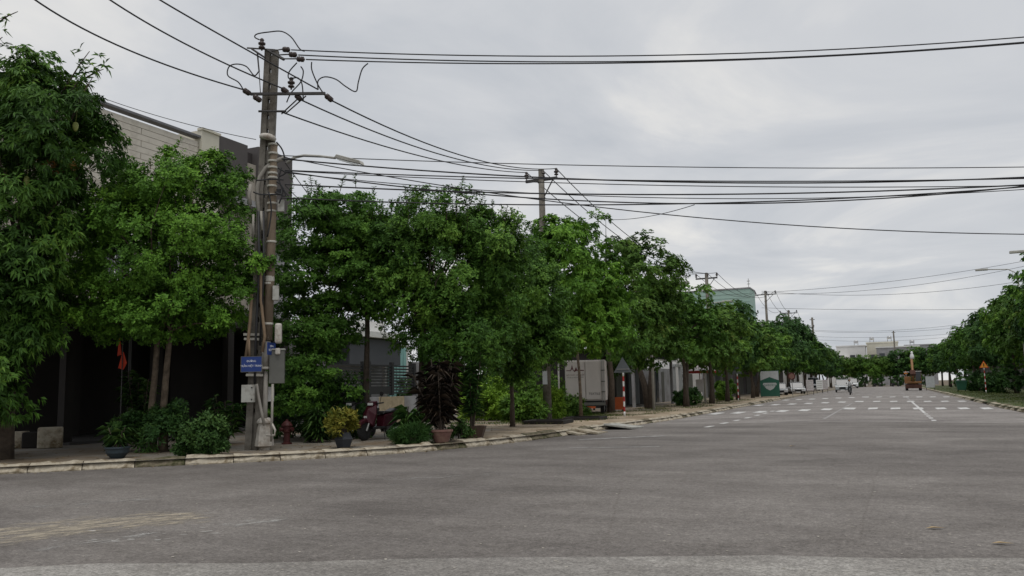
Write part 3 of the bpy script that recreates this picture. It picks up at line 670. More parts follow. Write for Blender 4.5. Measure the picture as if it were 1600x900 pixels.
spray(mango, [(-30, 90), (-8, 66), (4, 58)], 17.5, 'leaf_mango', .2, .045, 6, 9)

# T2: round crown with two stems left of the pole
make_tree('street_tree', b2, 'round-crowned glossy tree on two pale stems left of the utility pole', 'tree',
    [[(0, 0, 0), (-.10, .02, 1.0), (-.04, .05, 2.0), (.05, .05, 3.6)], [(.22, .12, 0), (.20, .12, 1.1), (.30, .10, 2.2), (.35, .2, 3.7)]], (.10, .06),
    [blob(262, 372, D2, b2, 125, 110), blob(200, 345, D2, b2, 75, 75), blob(335, 345, D2, b2, 75, 78), blob(355, 430, D2, b2, 66, 66), blob(195, 440, D2, b2, 90, 66), blob(275, 298, D2, b2, 90, 48), blob(290, 475, D2, b2, 95, 45), blob(385, 395, D2-.3, b2, 42, 50), blob(160, 480, D2, b2, 62, 40), blob(150, 400, D2, b2, 62, 70), blob(170, 330, D2, b2, 55, 50), blob(250, 500, D2, b2, 120, 24), blob(225, 290, D2, b2, 70, 40), blob(330, 290, D2, b2, 55, 40)],
    'leaf_round', 'bark', nclump=210, tips=46, per=9, L=.092, Wd=.04, cr=.40, flat=.8, droop=.08, seed=12, nl=36, r_l=.035, shoots=(26, .2, .4, 40))
# T3: layered tree just right of the pole
D3 = 24.5
b3 = (*(at(572, 684, .14).xy), .13)
make_tree('layered_tree', b3, 'tree with tiered horizontal branches immediately right of the utility pole', 'tree',
    [(0, 0, 0), (0, 0, 1.5), (.05, 0, 3.2), (0, 0, 6.0)], (.12, .05),
    [blob(500, 360, D3, b3, 70, 55), blob(545, 350, D3, b3, 60, 45), blob(490, 430, D3, b3, 65, 50), blob(555, 420, D3, b3, 55, 45), blob(545, 470, D3, b3, 42, 25), blob(480, 510, D3, b3, 60, 45), blob(508, 505, D3, b3, 42, 40), blob(475, 570, D3, b3, 50, 45), blob(510, 318, D3, b3, 38, 18), blob(490, 610, D3, b3, 55, 40), blob(470, 640, D3, b3, 40, 30)],
    'leaf_layer', 'barkdark', nclump=170, tips=38, per=8, L=.10, Wd=.047, cr=.55, flat=.3, droop=.05, seed=21, nl=44, r_l=.03, shoots=(30, .25, .6, 30))
# T4: broad tree in the middle
D4 = 24.6
b4 = (*(at(655, 684, .14).xy), .13)
make_tree('street_tree', b4, 'broad leafy tree with upright shoots on top, behind the pink pot', 'tree',
    [(0, 0, 0), (.05, 0, 1.1), (.1, 0, 2.2), (.3, 0, 4.0)], (.10, .06),
    [blob(660, 420, D4, b4, 95, 95), blob(735, 410, D4, b4, 85, 85), blob(610, 390, D4, b4, 60, 65), blob(690, 350, D4, b4, 85, 40), blob(668, 490, D4, b4, 58, 50), blob(720, 510, D4, b4, 80, 62), blob(602, 440, D4, b4, 46, 45), blob(770, 375, D4, b4, 50, 45), blob(725, 560, D4, b4, 62, 36), blob(668, 535, D4, b4, 26, 26), blob(600, 380, D4, b4, 45, 45), blob(790, 430, D4, b4, 45, 60), blob(760, 470, D4, b4, 50, 70)],
    'leaf_fresh', 'barkdark', nclump=210, tips=42, per=9, L=.105, Wd=.041, cr=.48, flat=.85, droop=.12, seed=33, nl=36, r_l=.04, shoots=(90, .3, .75, 70))
# T5: slim trunk tree on the sandy pavement
D5 = 29.0
b5 = (*(at(801, 668, .12).xy), .11)
make_tree('street_tree', b5, 'tree on one slim straight dark trunk standing on the sandy pavement', 'tree',
    [(0, 0, 0), (0, .02, 1.0), (-.03, 0, 2.1), (0, 0, 3.6)], (.085, .055),
    [blob(800, 465, D5, b5, 72, 80), blob(840, 480, D5, b5, 48, 60), blob(780, 500, D5, b5, 55, 55), blob(830, 432, D5, b5, 48, 45), blob(800, 535, D5, b5, 60, 38), blob(760, 440, D5, b5, 40, 60), blob(850, 520, D5, b5, 40, 40), blob(790, 562, D5, b5, 60, 26), blob(855, 555, D5, b5, 35, 26)],
    'leaf_mid', 'barkdark', nclump=150, tips=38, per=9, L=.115, Wd=.042, cr=.5, flat=.8, droop=.2, seed=44, nl=30, r_l=.035, shoots=(20, .25, .6, 30), grow=1.0)
# T6: lime tree
D6 = 37.0
b6 = (*(at(908, 651, .03).xy), .0)
make_tree('street_tree', b6, 'bright lime green tree on a pale thin trunk in front of the white truck', 'tree',
    [(0, 0, 0), (0, .02, 1.2), (-.03, 0, 2.4), (-.2, 0, 4.4)], (.09, .06),
    [blob(880, 400, D6, b6, 55, 50), blob(910, 450, D6, b6, 55, 60), blob(930, 510, D6, b6, 48, 45), blob(880, 500, D6, b6, 48, 55), blob(855, 370, D6, b6, 35, 25), blob(905, 525, D6, b6, 40, 26), blob(950, 470, D6, b6, 30, 50)],
    'leaf_lime', 'bark', nclump=120, tips=22, per=9, L=.19, Wd=.07, cr=.6, flat=.6, droop=.35, seed=55, nl=28, r_l=.035, shoots=(10, .3, .6, 20), grow=1.0)
D7 = 42.5
b7 = (*(at(955, 645, .0).xy), -.02)
make_tree('street_tree', b7, 'tall open-topped tree with sky gaps, rising above the second utility pole base', 'tree',
    [(0, 0, 0), (.1, 0, 1.8), (.0, 0, 3.4), (-.2, 0, 6.5)], (.2, .1),
    [blob(930, 350, D7, b7, 24, 22), blob(935, 378, D7, b7, 24, 24), blob(885, 365, D7, b7, 34, 20), blob(955, 450, D7, b7, 50, 55), blob(970, 515, D7, b7, 45, 55), blob(905, 400, D7, b7, 20, 30), blob(905, 470, D7, b7, 40, 50), blob(850, 362, D7, b7, 25, 14)],
    'leaf_mid', 'barkdark', nclump=110, tips=16, per=9, L=.19, Wd=.06, cr=.42, flat=.8, droop=.25, seed=66, nl=40, r_l=.06, grow=1.0, dens=1.2)
D8 = 49.0
b8 = (*(at(1017, 639, -.01).xy), -.03)
make_tree('street_tree', b8, 'big rounded olive tree with a forked dark trunk, tallest over the canopied shops', 'tree',
    [[(0, 0, 0), (.1, 0, 1.8), (.25, 0, 3.6), (.8, 0, 6.2)], [(-.1, 0, 0), (-.35, 0, 1.6), (-.9, 0, 3.4), (-1.7, 0, 5.6)]], (.24, .12),
    [blob(1005, 425, D8, b8, 55, 52), blob(1028, 465, D8, b8, 34, 55), blob(985, 490, D8, b8, 58, 60), blob(1020, 525, D8, b8, 42, 45), blob(968, 402, D8, b8, 30, 28), blob(975, 545, D8, b8, 45, 28)],
    'leaf_olive', 'barkdark', nclump=140, tips=22, per=9, L=.22, Wd=.085, cr=.75, flat=.7, droop=.25, seed=77, nl=30, r_l=.07, grow=1.0, dens=1.4)

# distant street trees: four forms, copied along both sides
def proto(nm, leafm, seed, h, blobs, nclump=70, fork=False):
    tk = [(0, 0, 0), (.05, 0, h*.18), (.0, .05, h*.34), (.05, 0, h*.62)]
    if fork: tk = [[(0, 0, 0), (.1, 0, h*.12), (.45, .1, h*.3), (1.1, .1, h*.6)], [(-.05, 0, 0), (-.15, 0, h*.12), (-.6, 0, h*.3), (-1.2, 0, h*.58)]]
    return make_tree(nm, (0, 0, 0), None, None, tk, (.19, .08), blobs, leafm, 'barkdark', nclump=nclump, tips=18, per=8, L=.26, Wd=.12, cr=.8, flat=.7, droop=.25, seed=seed, nl=24, r_l=.06, dens=1.25, grow=1.0)
p1 = proto('street_tree', 'leaf_mid', 101, 9, [(0, 0, 6.0, 3.0, 3.0, 2.6), (1.2, .5, 5.0, 2.2, 2.2, 1.8), (-1.3, -.4, 4.8, 2.2, 2.2, 1.7), (.2, 0, 7.8, 1.7, 1.7, 1.2)], 90, True)
p2 = proto('street_tree', 'leaf_dark', 102, 9, [(0, 0, 5.6, 2.6, 2.6, 2.4), (.4, -.3, 7.3, 1.8, 1.8, 1.5), (-.9, .6, 4.6, 2.0, 2.0, 1.6)], 90)
p3 = proto('street_tree', 'leaf_olive', 103, 8, [(0, 0, 5.2, 2.9, 2.9, 2.0), (1.1, 0, 6.2, 1.9, 1.9, 1.5), (-1.2, .3, 6.0, 1.8, 1.8, 1.3), (0, 0, 3.7, 2.4, 2.4, 1.1)], 90)
p4 = proto('street_tree', 'leaf_bush', 104, 8, [(0, 0, 5.2, 2.3, 2.3, 2.2), (.5, .5, 6.8, 1.4, 1.4, 1.2), (-.5, -.5, 4.0, 2.0, 2.0, 1.2)], 80)
PR = [p1, p2, p3, p4]; used = [False]*4
ORD = ['first', 'second', 'third', 'fourth', 'fifth', 'sixth', 'seventh', 'eighth', 'ninth', 'tenth', 'eleventh', 'twelfth', 'thirteenth', 'fourteenth', 'fifteenth', 'sixteenth', 'seventeenth', 'eighteenth', 'nineteenth', 'twentieth']
rt = random.Random(5)
def put_tree(k, x, y, s, label, group):
    o = PR[k] if not used[k] else copy_tree(PR[k]); used[k] = True
    o.location = (x, y, pz(y) - .03); o.rotation_euler = (0, 0, rt.uniform(0, 6.28)); o.scale = (s*rt.uniform(.92, 1.08), s*rt.uniform(.92, 1.08), s*rt.uniform(.95, 1.05))
    tag(o, label, 'tree', group)
leftrow = [(56.5, 0, .93), (64, 2, 1.0), (71, 3, 1.0), (78, 1, .98), (86, 2, .92), (93, 0, .95), (101, 3, .95), (109, 1, 1.0), (118, 1, 1.25), (127, 3, .95), (137, 1, 1.25), (147, 0, 1.05), (158, 1, 1.1), (170, 2, 1.1), (183, 1, 1.1), (197, 0, 1.05), (212, 1, 1.05)]
for i, (y, k, s) in enumerate(leftrow):
    put_tree(k, -12.6 + rt.uniform(-.5, .4), y, s, f'{ORD[i]} street tree along the left pavement beyond the big rounded olive tree', 'street trees along the left pavement')
rightrow = [(60, 0, 1.12), (67, 1, 1.2), (74, 2, 1.18), (82, 0, 1.05), (92, 3, 1.05), (101, 1, .98), (111, 2, 1.0), (121, 0, .95), (132, 1, 1.0), (144, 3, 1.05), (157, 0, 1.0), (171, 1, 1.0), (186, 2, 1.0), (202, 0, 1.0)]
for i, (y, k, s) in enumerate(rightrow):
    put_tree(k, 10.6 + rt.uniform(-.4, .6) + (0.0 if y > 80 else 0.6), y, s, f'{ORD[i]} street tree from the near end of the right-hand row', 'street trees along the right pavement')
for i, (x, y, k, s) in enumerate([(-9.5, 229, 2, 1.01), (-5.5, 231, 0, 0.95), (-1.5, 229, 2, 1.01), (2.5, 230, 1, 1.01), (6.5, 231, 0, 1.06), (10, 228, 1, 1.06), (-13.5, 226, 1, .85), (-8, 238, 1, .85), (4.5, 238, 3, .9), (-3.5, 226, 3, .75), (.5, 234, 1, .9), (8.5, 235, 2, .95), (-11.5, 234, 0, .85)]):
    put_tree(k, x, y, s, f'{ORD[i]} of the low trees massed across the far end of the street', 'trees closing the far end of the street')

# ------------------------------------------------------------------ shrubs and pot plants
def bush(name, base, label, cat, blobs, leafm, nclump, tips, per, L, Wd, cr, seed, droop=.1, flat=.8, spread=(.6, 1.3), stems=6, part='foliage'):
    rng = np.random.default_rng(seed); root = empty(name, base, label, cat)
    C, tp, T, cl = crown_tips(rng, blobs, nclump, tips, cr, flat, .2, .4)
    mb = MB()
    for i in rng.choice(len(C), min(stems, len(C)), replace=False):
        c = Vector(C[i]); mb.tube([(rng.normal(0, .05), rng.normal(0, .05), 0), c*.55 + Vector((0, 0, .08)), c], [.022, .015, .006], 5, cap=False)
    mb.build('stem', 'barkdark', root, smooth=True)
    P, D, N, l, w = rosettes(rng, tp, T, per, L, Wd, spread, droop)
    leaf_obj(part, P, D, N, l, w, np.repeat(cl, per)*.5 + rng.random(len(P))*.5, leafm, root, droop=droop*.4)
    return root
def bladed(name, base, label, cat, n, h, spreadr, L, Wd, leafm, seed, stems=3, arch=.5, root=None):
    # cane plant: upright stems carrying arching strap leaves
    rng = np.random.default_rng(seed); root = root or empty(name, base, label, cat)
    mb = MB(); P, D = [], []
    for s in range(stems):
        a = rng.uniform(0, 6.28); r0 = spreadr*rng.random(); hh = h*rng.uniform(.65, 1.05)
        e_ = np.array([math.cos(a)*r0, math.sin(a)*r0, hh]); b0 = np.array([math.cos(a)*.05, math.sin(a)*.05, 0.02])
        mb.tube([b0, (b0+e_)/2, e_], [.018, .014, .01], 5, cap=False)
        for j in range(n):
            t = .22 + .78*rng.random(); az = rng.uniform(0, 6.28); up = rng.uniform(-.1, .9)
            d = np.array([math.cos(az), math.sin(az), up]); P.append(b0 + (e_-b0)*t); D.append(d/np.linalg.norm(d))
    mb.build('stem', 'barkdark', root, smooth=True)
    P = np.array(P); D = np.array(D); N = unit(np.array([0, 0, 1.]) - D*D[:, 2:3] + rng.normal(0, .2, P.shape)); k = len(P)
    leaf_obj('foliage', P, D, N, L*rng.uniform(.6, 1.1, k), Wd*rng.uniform(.7, 1.1, k), rng.random(k), leafm, root, droop=arch, fold=.1)
    return root
def planter_pot(name, base, label, prof, m, n=20, soil=.0, cat='plant pot', rim=None):
    root = empty(name, base, label, cat)
    MB().lathe(prof, n).build('bowl', m, root, smooth=False, bevel=.006)
    top = prof[-1]; MB().lathe([(top[0]-.03, top[1]-.06), (top[0]-.03, top[1]-.012)], n).build('potting_soil', 'soil', root)
    return root
# pots
q = at(537, 700, .14)
planter_pot('plant_pot', q, 'faceted dark pot holding the yellow-leaved shrub', [(.15, 0), (.17, .02), (.24, .2), (.25, .22), (.19, .30), (.16, .38)], 'darkpot', 6)
y_ = bush('croton_plant', (q.x, q.y, .48), 'yellow-green croton growing in the faceted dark pot', 'potted plant', [(0, 0, .27, .36, .36, .24)], 'leaf_yellow', 26, 14, 7, .13, .035, .15, 201, .0)
q = at(690, 692, .14)
planter_pot('plant_pot', q, 'round pink clay pot at the kerb', [(.15, 0), (.18, .02), (.25, .2), (.27, .27), (.30, .29), (.30, .34)], 'pink', 24)
bladed('cordyline_plant', (q.x, q.y, .45), 'tall dark maroon cordyline growing in the pink clay pot', 'potted plant', 40, 1.85, .75, .46, .065, 'leaf_maroon', 202, 14, .45)
q2 = at(738, 685, .14)
rt_ = empty('plant_pot', q2, 'dark brown square trough right of the pink pot', 'plant pot', R(18))
MB().add([(-.27,-.2,0),(.27,-.2,0),(.27,.2,0),(-.27,.2,0),(-.38,-.26,.34),(.38,-.26,.34),(.38,.26,.34),(-.38,.26,.34),(-.33,-.21,.34),(.33,-.21,.34),(.33,.21,.34),(-.33,.21,.34),(-.32,-.2,.26),(.32,-.2,.26),(.32,.2,.26),(-.32,.2,.26)],
   [(0,3,2,1),(0,1,5,4),(1,2,6,5),(2,3,7,6),(3,0,4,7),(4,5,9,8),(5,6,10,9),(6,7,11,10),(7,4,8,11),(8,9,13,12),(9,10,14,13),(10,11,15,14),(11,8,12,15)]).build('trough', 'brownpot', rt_)
MB().box((-.315,-.195,.24),(.315,.195,.275)).build('potting_soil', 'soil', rt_)
bladed('dracaena_plant', (q2.x, q2.y, .40), 'tall green cane plant with narrow leaves in the dark brown trough', 'potted plant', 80, 2.15, .45, .34, .06, 'leaf_dark', 203, 9, .3)
q = at(183, 716, .14)
planter_pot('plant_pot', q, 'low slate-blue bowl pot at the kerb in front of the shop', [(.13, 0), (.15, .02), (.24, .12), (.25, .2), (.27, .22), (.27, .25)], 'bluepot', 24)
bladed('spider_plant', (q.x, q.y, .36), 'arching strap-leaved plant in the low slate-blue bowl', 'potted plant', 16, .5, .3, .36, .035, 'leaf_bush_shaded', 204, 5, .55)
# shrubs under the round tree
q = at(238, 706, .13); bush('garden_shrub', (q.x+.1, q.y+.1, .12), 'wide dark shrub round the foot of the two-stemmed tree', 'shrub', [(0, 0, .5, .95, .6, .5), (-.5, -.4, .45, .5, .5, .4), (.3, .1, .8, .5, .5, .4)], 'leaf_dark', 50, 22, 8, .12, .045, .25, 211, .15)
q = at(315, 712, .13); bush('garden_shrub', (q.x, q.y, .12), 'compact bright green shrub at the kerb left of the utility pole', 'shrub', [(0, 0, .38, .55, .5, .36), (.1, 0, .62, .36, .36, .25)], 'leaf_bush_shaded', 44, 22, 8, .10, .05, .2, 212, .1)
q = at(205, 700, .13); bladed('cane_palm', (q.x-.4, q.y+.6, .12), 'upright feathery palm with pale frond tips behind the slate-blue bowl', 'plant', 46, 2.1, .55, .42, .045, 'leaf_bush_shaded', 213, 7, .45)
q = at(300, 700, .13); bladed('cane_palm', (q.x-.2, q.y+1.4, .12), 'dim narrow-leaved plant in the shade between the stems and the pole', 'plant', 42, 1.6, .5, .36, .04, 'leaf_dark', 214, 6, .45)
q = at(478, 694, .13); bladed('fern_plant', (q.x, q.y+.5, .12), 'broad spreading fern right of the red hydrant', 'plant', 60, .85, .75, .42, .09, 'leaf_bush_shaded', 215, 10, .5)
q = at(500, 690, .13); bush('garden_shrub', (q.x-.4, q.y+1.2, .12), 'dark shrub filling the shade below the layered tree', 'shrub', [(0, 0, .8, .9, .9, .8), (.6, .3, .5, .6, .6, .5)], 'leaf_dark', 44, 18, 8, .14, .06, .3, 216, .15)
q = at(440, 690, .13); bush('garden_shrub', (q.x-1.0, q.y+1.6, .12), 'added dark shrub deepening the shade behind the red hydrant', 'shrub', [(0, 0, 1.0, .8, .8, 1.0)], 'leaf_dark', 40, 18, 8, .14, .06, .3, 227, .15)  # added shrub, fills in the dark under the layered tree
q = at(642, 694, .13); bush('grass_mound', (q.x, q.y, .12), 'low rounded mound of fine dark grass left of the pink pot', 'plant', [(0, 0, .22, .5, .42, .24)], 'leaf_dark', 40, 20, 9, .16, .014, .16, 217, .15, .8, (.1, .6))
q = at(620, 692, .13); bladed('strap_plant', (q.x, q.y+.6, .12), 'strap-leaved clump just right of the parked scooter', 'plant', 26, .95, .6, .5, .06, 'leaf_dark', 218, 8, .5)
q = at(716, 690, .13); bush('garden_shrub', (q.x, q.y+.15, .12), 'small leafy shrub squeezed between the pink pot and the brown trough', 'shrub', [(0, 0, .26, .28, .25, .25)], 'leaf_bush_shaded', 16, 14, 7, .09, .04, .12, 219)
q = at(668, 690, .13); bladed('cordyline_plant', (q.x-.2, q.y+1.0, .12), 'second maroon cane plant standing behind the pink pot', 'plant', 70, 2.0, .6, .42, .07, 'leaf_maroon', 220, 9, .4)
q = at(10, 712, .13); bladed('fern_plant', (q.x-.3, q.y, .12), 'dark fern at the left edge of the picture on the pavement', 'plant', 40, .6, .5, .34, .06, 'leaf_dark', 221, 7, .5)
# vacant lot greenery beyond the slat fence
for i, (x, y, sx, hh, mt, lab) in enumerate([(-19.5, 38.5, 2.0, 1.5, 'leaf_bright', 'large bright green bush filling the vacant lot left of the slim trunk'), (-17.2, 35.5, 1.3, .9, 'leaf_bright', 'bright green scrub in front of the vacant lot behind the slim trunk'),
      (-18.0, 42.5, 1.8, 1.6, 'leaf_bush', 'leafy scrub right of the slim trunk in the vacant lot'), (-14.6, 33.6, .75, .65, 'leaf_bush', 'bushy weed beside the stone planter edge'), (-15.2, 40.5, .9, .5, 'leaf_olive', 'dry low scrub in front of the white truck'), (-23, 45, 2.6, 2.2, 'leaf_dark', 'dark tall bush at the back of the vacant lot'), (-20.6, 35.2, 1.2, 1.3, 'leaf_bush_shaded', 'dull green shrub just right of the slat fence')]):
    bush('wild_bush', (x, y, pz(y)-.02), lab, 'bush', [(0, 0, hh*.8, sx, sx*.8, hh), (sx*.5, .2, hh*.6, sx*.6, sx*.6, hh*.6), (-sx*.4, -.2, hh*1.1, sx*.5, sx*.5, hh*.5)], mt, 64, 20, 7, .16, .07, .42, 230+i)
q = at(863, 656, .05); bush('wild_bush', (q.x, q.y, .02), 'upright bright green weed growing from the rectangular planter frame', 'bush', [(0, 0, .55, .42, .4, .5), (.1, 0, 1.0, .26, .26, .4)], 'leaf_bright', 40, 16, 8, .17, .04, .25, 240, .35)
bush('wild_bush', (-13.2, 60.2, -.02), 'rounded dark bush at the foot of the first far tree', 'bush', [(0, 0, .6, 1.0, .9, .7)], 'leaf_dark', 40, 16, 7, .2, .1, .3, 241)
bush('wild_bush', (-13.4, 76.0, -.02), 'leafy bush beside the second bare-backed warning sign', 'bush', [(0, 0, .9, .9, .9, 1.0)], 'leaf_bush', 40, 16, 7, .22, .11, .3, 242)
for i, (x, y, s, lab) in enumerate([(9.8, 99, 1.1, 'dark hedge bush behind the green wheeled bin'), (10.4, 92, 1.4, 'dark hedge bush between the bin and the amber sign'), (9.6, 112, 1.2, 'low bush beyond the bin by the smaller amber sign'), (11.5, 84, 1.2, 'dark bush right behind the larger amber sign'), (9.4, 126, 1.3, 'low rounded bush farthest along the right verge'), (13.2, 77, 1.7, 'big dark bush right of the larger amber sign, near the kiosk'), (-10.5, 224, 1.6, 'dark hedge bush at the left of the far street end'), (-6.5, 226, 1.7, 'dark hedge bush second from the left across the far street end'), (-2.3, 225.5, 1.7, 'dark hedge bush in the middle of the far street end'), (2.0, 226, 1.7, 'dark hedge bush right of the middle of the far street end'), (6.4, 225, 1.7, 'dark hedge bush behind the excavator at the far street end')]):
    bush('hedge_bush', (x, y, -.02), lab, 'bush', [(0, 0, .9*s, 1.1*s, 1.0*s, .9*s)], 'leaf_dark', 44, 16, 7, .24, .12, .35, 250+i)
# grass tufts (nobody could count them)
def grass(name, spots, n, h, label, seed):
    rng = np.random.default_rng(seed); P = []
    for (x0, x1, y0, y1, wgt) in spots:
        k = int(n*wgt); xs = rng.uniform(x0, x1, k); ys_ = rng.uniform(y0, y1, k)
        keep = (np.sin(xs*1.7 + 2*np.sin(ys_*.6)) + np.sin(ys_*1.1) + rng.normal(0, .5, k)) > -.1
        P.append(np.c_[xs, ys_, np.array([pz(v) for v in ys_]) + .002][keep])
    P = np.vstack(P); k = len(P); D = unit(np.c_[rng.normal(0, .4, k), rng.normal(0, .4, k), np.ones(k)]); az = rng.uniform(0, 6.28, k)
    N = unit(np.c_[np.cos(az), np.sin(az), np.zeros(k)]); N = unit(N - D*(N*D).sum(1, keepdims=True))
    o = leaf_obj(name, P, D, N, h*rng.uniform(.4, 1.2, k), .014 + .012*rng.random(k), rng.random(k), 'grass', None, droop=.2, fold=0); return tag(o, label, 'grass', kind='stuff')
grass('verge_grass', [(6.1, 13, 44, 75, .5), (6.1, 12, 75, 110, .4), (6.1, 11, 110, 150, .1)], 26000, .16, 'short rough grass on the right-hand verge', 61)
grass('pavement_grass', [(-16.5, -11.2, 29, 46, .5), (-15, -11, 46, 80, .5)], 15000, .16, 'weedy grass along the back of the left pavement', 62)

# ------------------------------------------------------------------ buildings on the left
HX = -22.0
def house():
    y0, y1, yc, yb = 17.0, 27.05, 22.0, 22.85
    root = empty('corner_house', (HX, y0, 0), 'three-storey corner house with cream brick flank and dark brown parapet', 'house')
    L = lambda x, y, z: (x - HX, y - y0, z)
    mb = MB(); mb.box((-11, .12, .0), (-.06, y1-y0, 10.4)); mb.build('wall', 'mortar', root)
    # cream brick courses: long low bricks, one by one, on the visible flank
    courses = 0; z = 8.25; bh, bl = .21, 4.98
    bme = MB().box((-.05, 0, 0), (.012, bl-.03, bh-.016)); me = bpy.data.meshes.new('brick'); me.from_pydata(bme.v, [], bme.f); me.materials.append(M['cream'])
    hme = MB().box((-.05, 0, 0), (.012, bl/2-.03, bh-.016)); me2 = bpy.data.meshes.new('brick'); me2.from_pydata(hme.v, [], hme.f); me2.materials.append(M['cream'])
    while z + bh < 10.6:
        y = 0.0; k = 0
        if courses % 2: 
            o = bpy.data.objects.new('brick', me2); COL.objects.link(o); o.parent = root; o.location = (-.05, y, z); y += bl/2
        while y + bl <= yc - y0 + .02:
            o = bpy.data.objects.new('brick', me); COL.objects.link(o); o.parent = root; o.location = (-.05 + random.uniform(-.006, .006), y, z); y += bl
        if y + bl/2 <= yc - y0 + .02:
            o = bpy.data.objects.new('brick', me2); COL.objects.link(o); o.parent = root; o.location = (-.05, y, z)
        z += bh; courses += 1
    MB().box((-.2, 0, 4.2), (-.02, yc-y0, 8.24)).build('lower_wall', 'cream', root)
    MB().box((-.25, -.1, 10.68), (.06, yc-y0, 10.77)).build('coping', 'coping', root, bevel=.01)
    MB().box((-11, -.1, 10.40), (-.25, .25, 10.84)).build('front_coping', 'coping', root)
    MB().box((-3, yc-y0+.003, 4.2), (.10, yb-y0, 10.98)).build('pilaster', 'creampaint', root)
    MB().box((-.1, yc-y0-.03, 10.98), (.16, yb-y0+.03, 11.06)).build('pilaster_cap', 'creampaint', root)
    MB().box((-3, yb-y0+.003, 8.8), (.06, 24.4-y0, 11.03)).build('parapet', 'brown', root)
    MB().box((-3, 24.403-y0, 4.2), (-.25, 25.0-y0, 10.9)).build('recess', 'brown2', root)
    MB().box((-3, 25.003-y0, 7.1), (.06, y1-y0, 11.15)).build('parapet', 'brown', root)
    MB().box((-3, 25.003-y0, 4.2), (-.02, y1-y0, 7.095)).build('upper_wall', 'greyplaster', root)
    MB().box((-.4, yb-y0, 8.55), (.5, 24.9-y0, 8.78)).build('balcony_slab', 'greyplaster', root)
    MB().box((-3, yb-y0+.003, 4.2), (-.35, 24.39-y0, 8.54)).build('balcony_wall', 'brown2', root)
    for yy in (1.0, 3.0):
        w_ = MB().box((-.02, yy, 5.2), (.02, yy+1.1, 6.9)).build('window', 'glass', root)
        f = MB(); f.box((-.03, yy-.08, 5.12), (.05, yy, 6.98)); f.box((-.03, yy+1.1, 5.12), (.05, yy+1.18, 6.98)); f.box((-.03, yy, 6.9), (.05, yy+1.1, 6.98)); f.box((-.03, yy, 5.12), (.05, yy+1.1, 5.2)); f.box((-.03, yy+.52, 5.2), (.035, yy+.58, 6.9))
        f.build('frame', 'white', w_)
    # open dark shop below: back wall, floor, columns
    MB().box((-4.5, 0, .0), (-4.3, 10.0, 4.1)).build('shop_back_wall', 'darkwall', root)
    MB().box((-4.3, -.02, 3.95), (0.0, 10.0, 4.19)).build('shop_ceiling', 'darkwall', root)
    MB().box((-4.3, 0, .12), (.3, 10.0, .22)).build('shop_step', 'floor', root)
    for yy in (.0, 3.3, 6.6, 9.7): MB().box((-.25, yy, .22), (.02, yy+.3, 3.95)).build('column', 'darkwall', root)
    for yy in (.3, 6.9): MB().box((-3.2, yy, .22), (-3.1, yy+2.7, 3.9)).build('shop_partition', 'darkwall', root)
    return root
# the body below 4.2 m must stay open, so the mortar block starts above it
hs = house()
for ch in list(COL.objects):
    if ch.parent == hs and ch.name.startswith('wall'):
        for v in ch.data.vertices:
            if v.co.z < .1: v.co.z = 4.2
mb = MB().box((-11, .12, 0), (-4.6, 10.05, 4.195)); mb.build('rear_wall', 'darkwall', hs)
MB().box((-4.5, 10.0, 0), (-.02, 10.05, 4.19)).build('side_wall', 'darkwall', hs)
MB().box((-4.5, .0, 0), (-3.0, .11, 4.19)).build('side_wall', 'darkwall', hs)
# awning over the front yard
aw = empty('shop_awning', (-22, 12.6, 0), 'low tin awning with scalloped grey valance shading the corner shop', 'awning')
for i in range(13):                      # tin sheets
    o = MB().box((-2.5, i*.82, 3.98), (2.9, i*.82+.815, 4.02)); ob = o.build('roof_sheet', 'tin', aw)
    ob.rotation_euler = (0, R(4.5), 0); ob.location = (0, 0, .28)
for i in range(21):
    pts = [(0, 0)] + [(.26 - .26*math.cos(math.pi*t/8), -.18 - .14*math.sin(math.pi*t/8)) for t in range(9)] + [(.52, 0)]
    pts = [(0, 0), (0, -.18)] + [(.26 - .26*math.cos(math.pi*t/8), -.18 - .14*math.sin(math.pi*t/8)) for t in range(1, 8)] + [(.52, -.18), (.52, 0)]
    MB().prism([(p[0] + i*.525, p[1]) for p in pts], 0, .012, tr(2.92, 0, 4.02) @ YZ).build('valance_scallop', 'canvas', aw)
for yy in (.2, 4.4, 10.4): MB().tube([(2.6, yy, .12), (2.6, yy, 4.0)], .035, 8).build('post', 'darksteel', aw)
MB().box((2.55, .0, 3.86), (2.65, 10.6, 3.95)).build('beam', 'darksteel', aw)
# cluttered yard: low masonry blocks and a pennant
for i, (px, s, lab) in enumerate([(28, .5, 'mossy stone block at the left of three low blocks before the shop'), (50, .48, 'middle stone block of three low blocks before the shop'), (78, .62, 'pale squared stone block nearest the shop column')]):
    p = at(px, 700, .14); o = MB().box((-s/2, -s*.4, 0), (s/2, s*.4, s*.92)).build('stone_block', 'kerb' if i != 1 else 'darkwall', None, bevel=.04); o.location = p; o.rotation_euler = (0, 0, R(40+6*i)); tag(o, lab, 'stone block')
p = atD(191, 570, 21.3)
fr = empty('pennant', (p.x, p.y, .12), 'small red pennant hanging in the dark shopfront', 'flag')
MB().tube([(0, 0, 0), (0, 0, p.z+.7)], .012, 6).build('pole', 'darksteel', fr)
MB().add([(.0, .0, p.z+.22), (-.12, -.02, p.z-.2), (-.02, .03, p.z-.24), (.13, .0, p.z-.08), (.02, .015, p.z+.2), (-.14, .0, p.z-.2), (0, .045, p.z-.24), (.14, .02, p.z-.08)], [(0,1,2,3),(4,7,6,5),(0,4,5,1),(1,5,6,2),(2,6,7,3),(3,7,4,0)]).build('cloth', 'flag', fr)
p2_ = atD(186, 541, 24.2)
fr = empty('pennant', (p2_.x, p2_.y, p2_.z), 'dim upper red pennant above the bright one in the shopfront', 'flag')
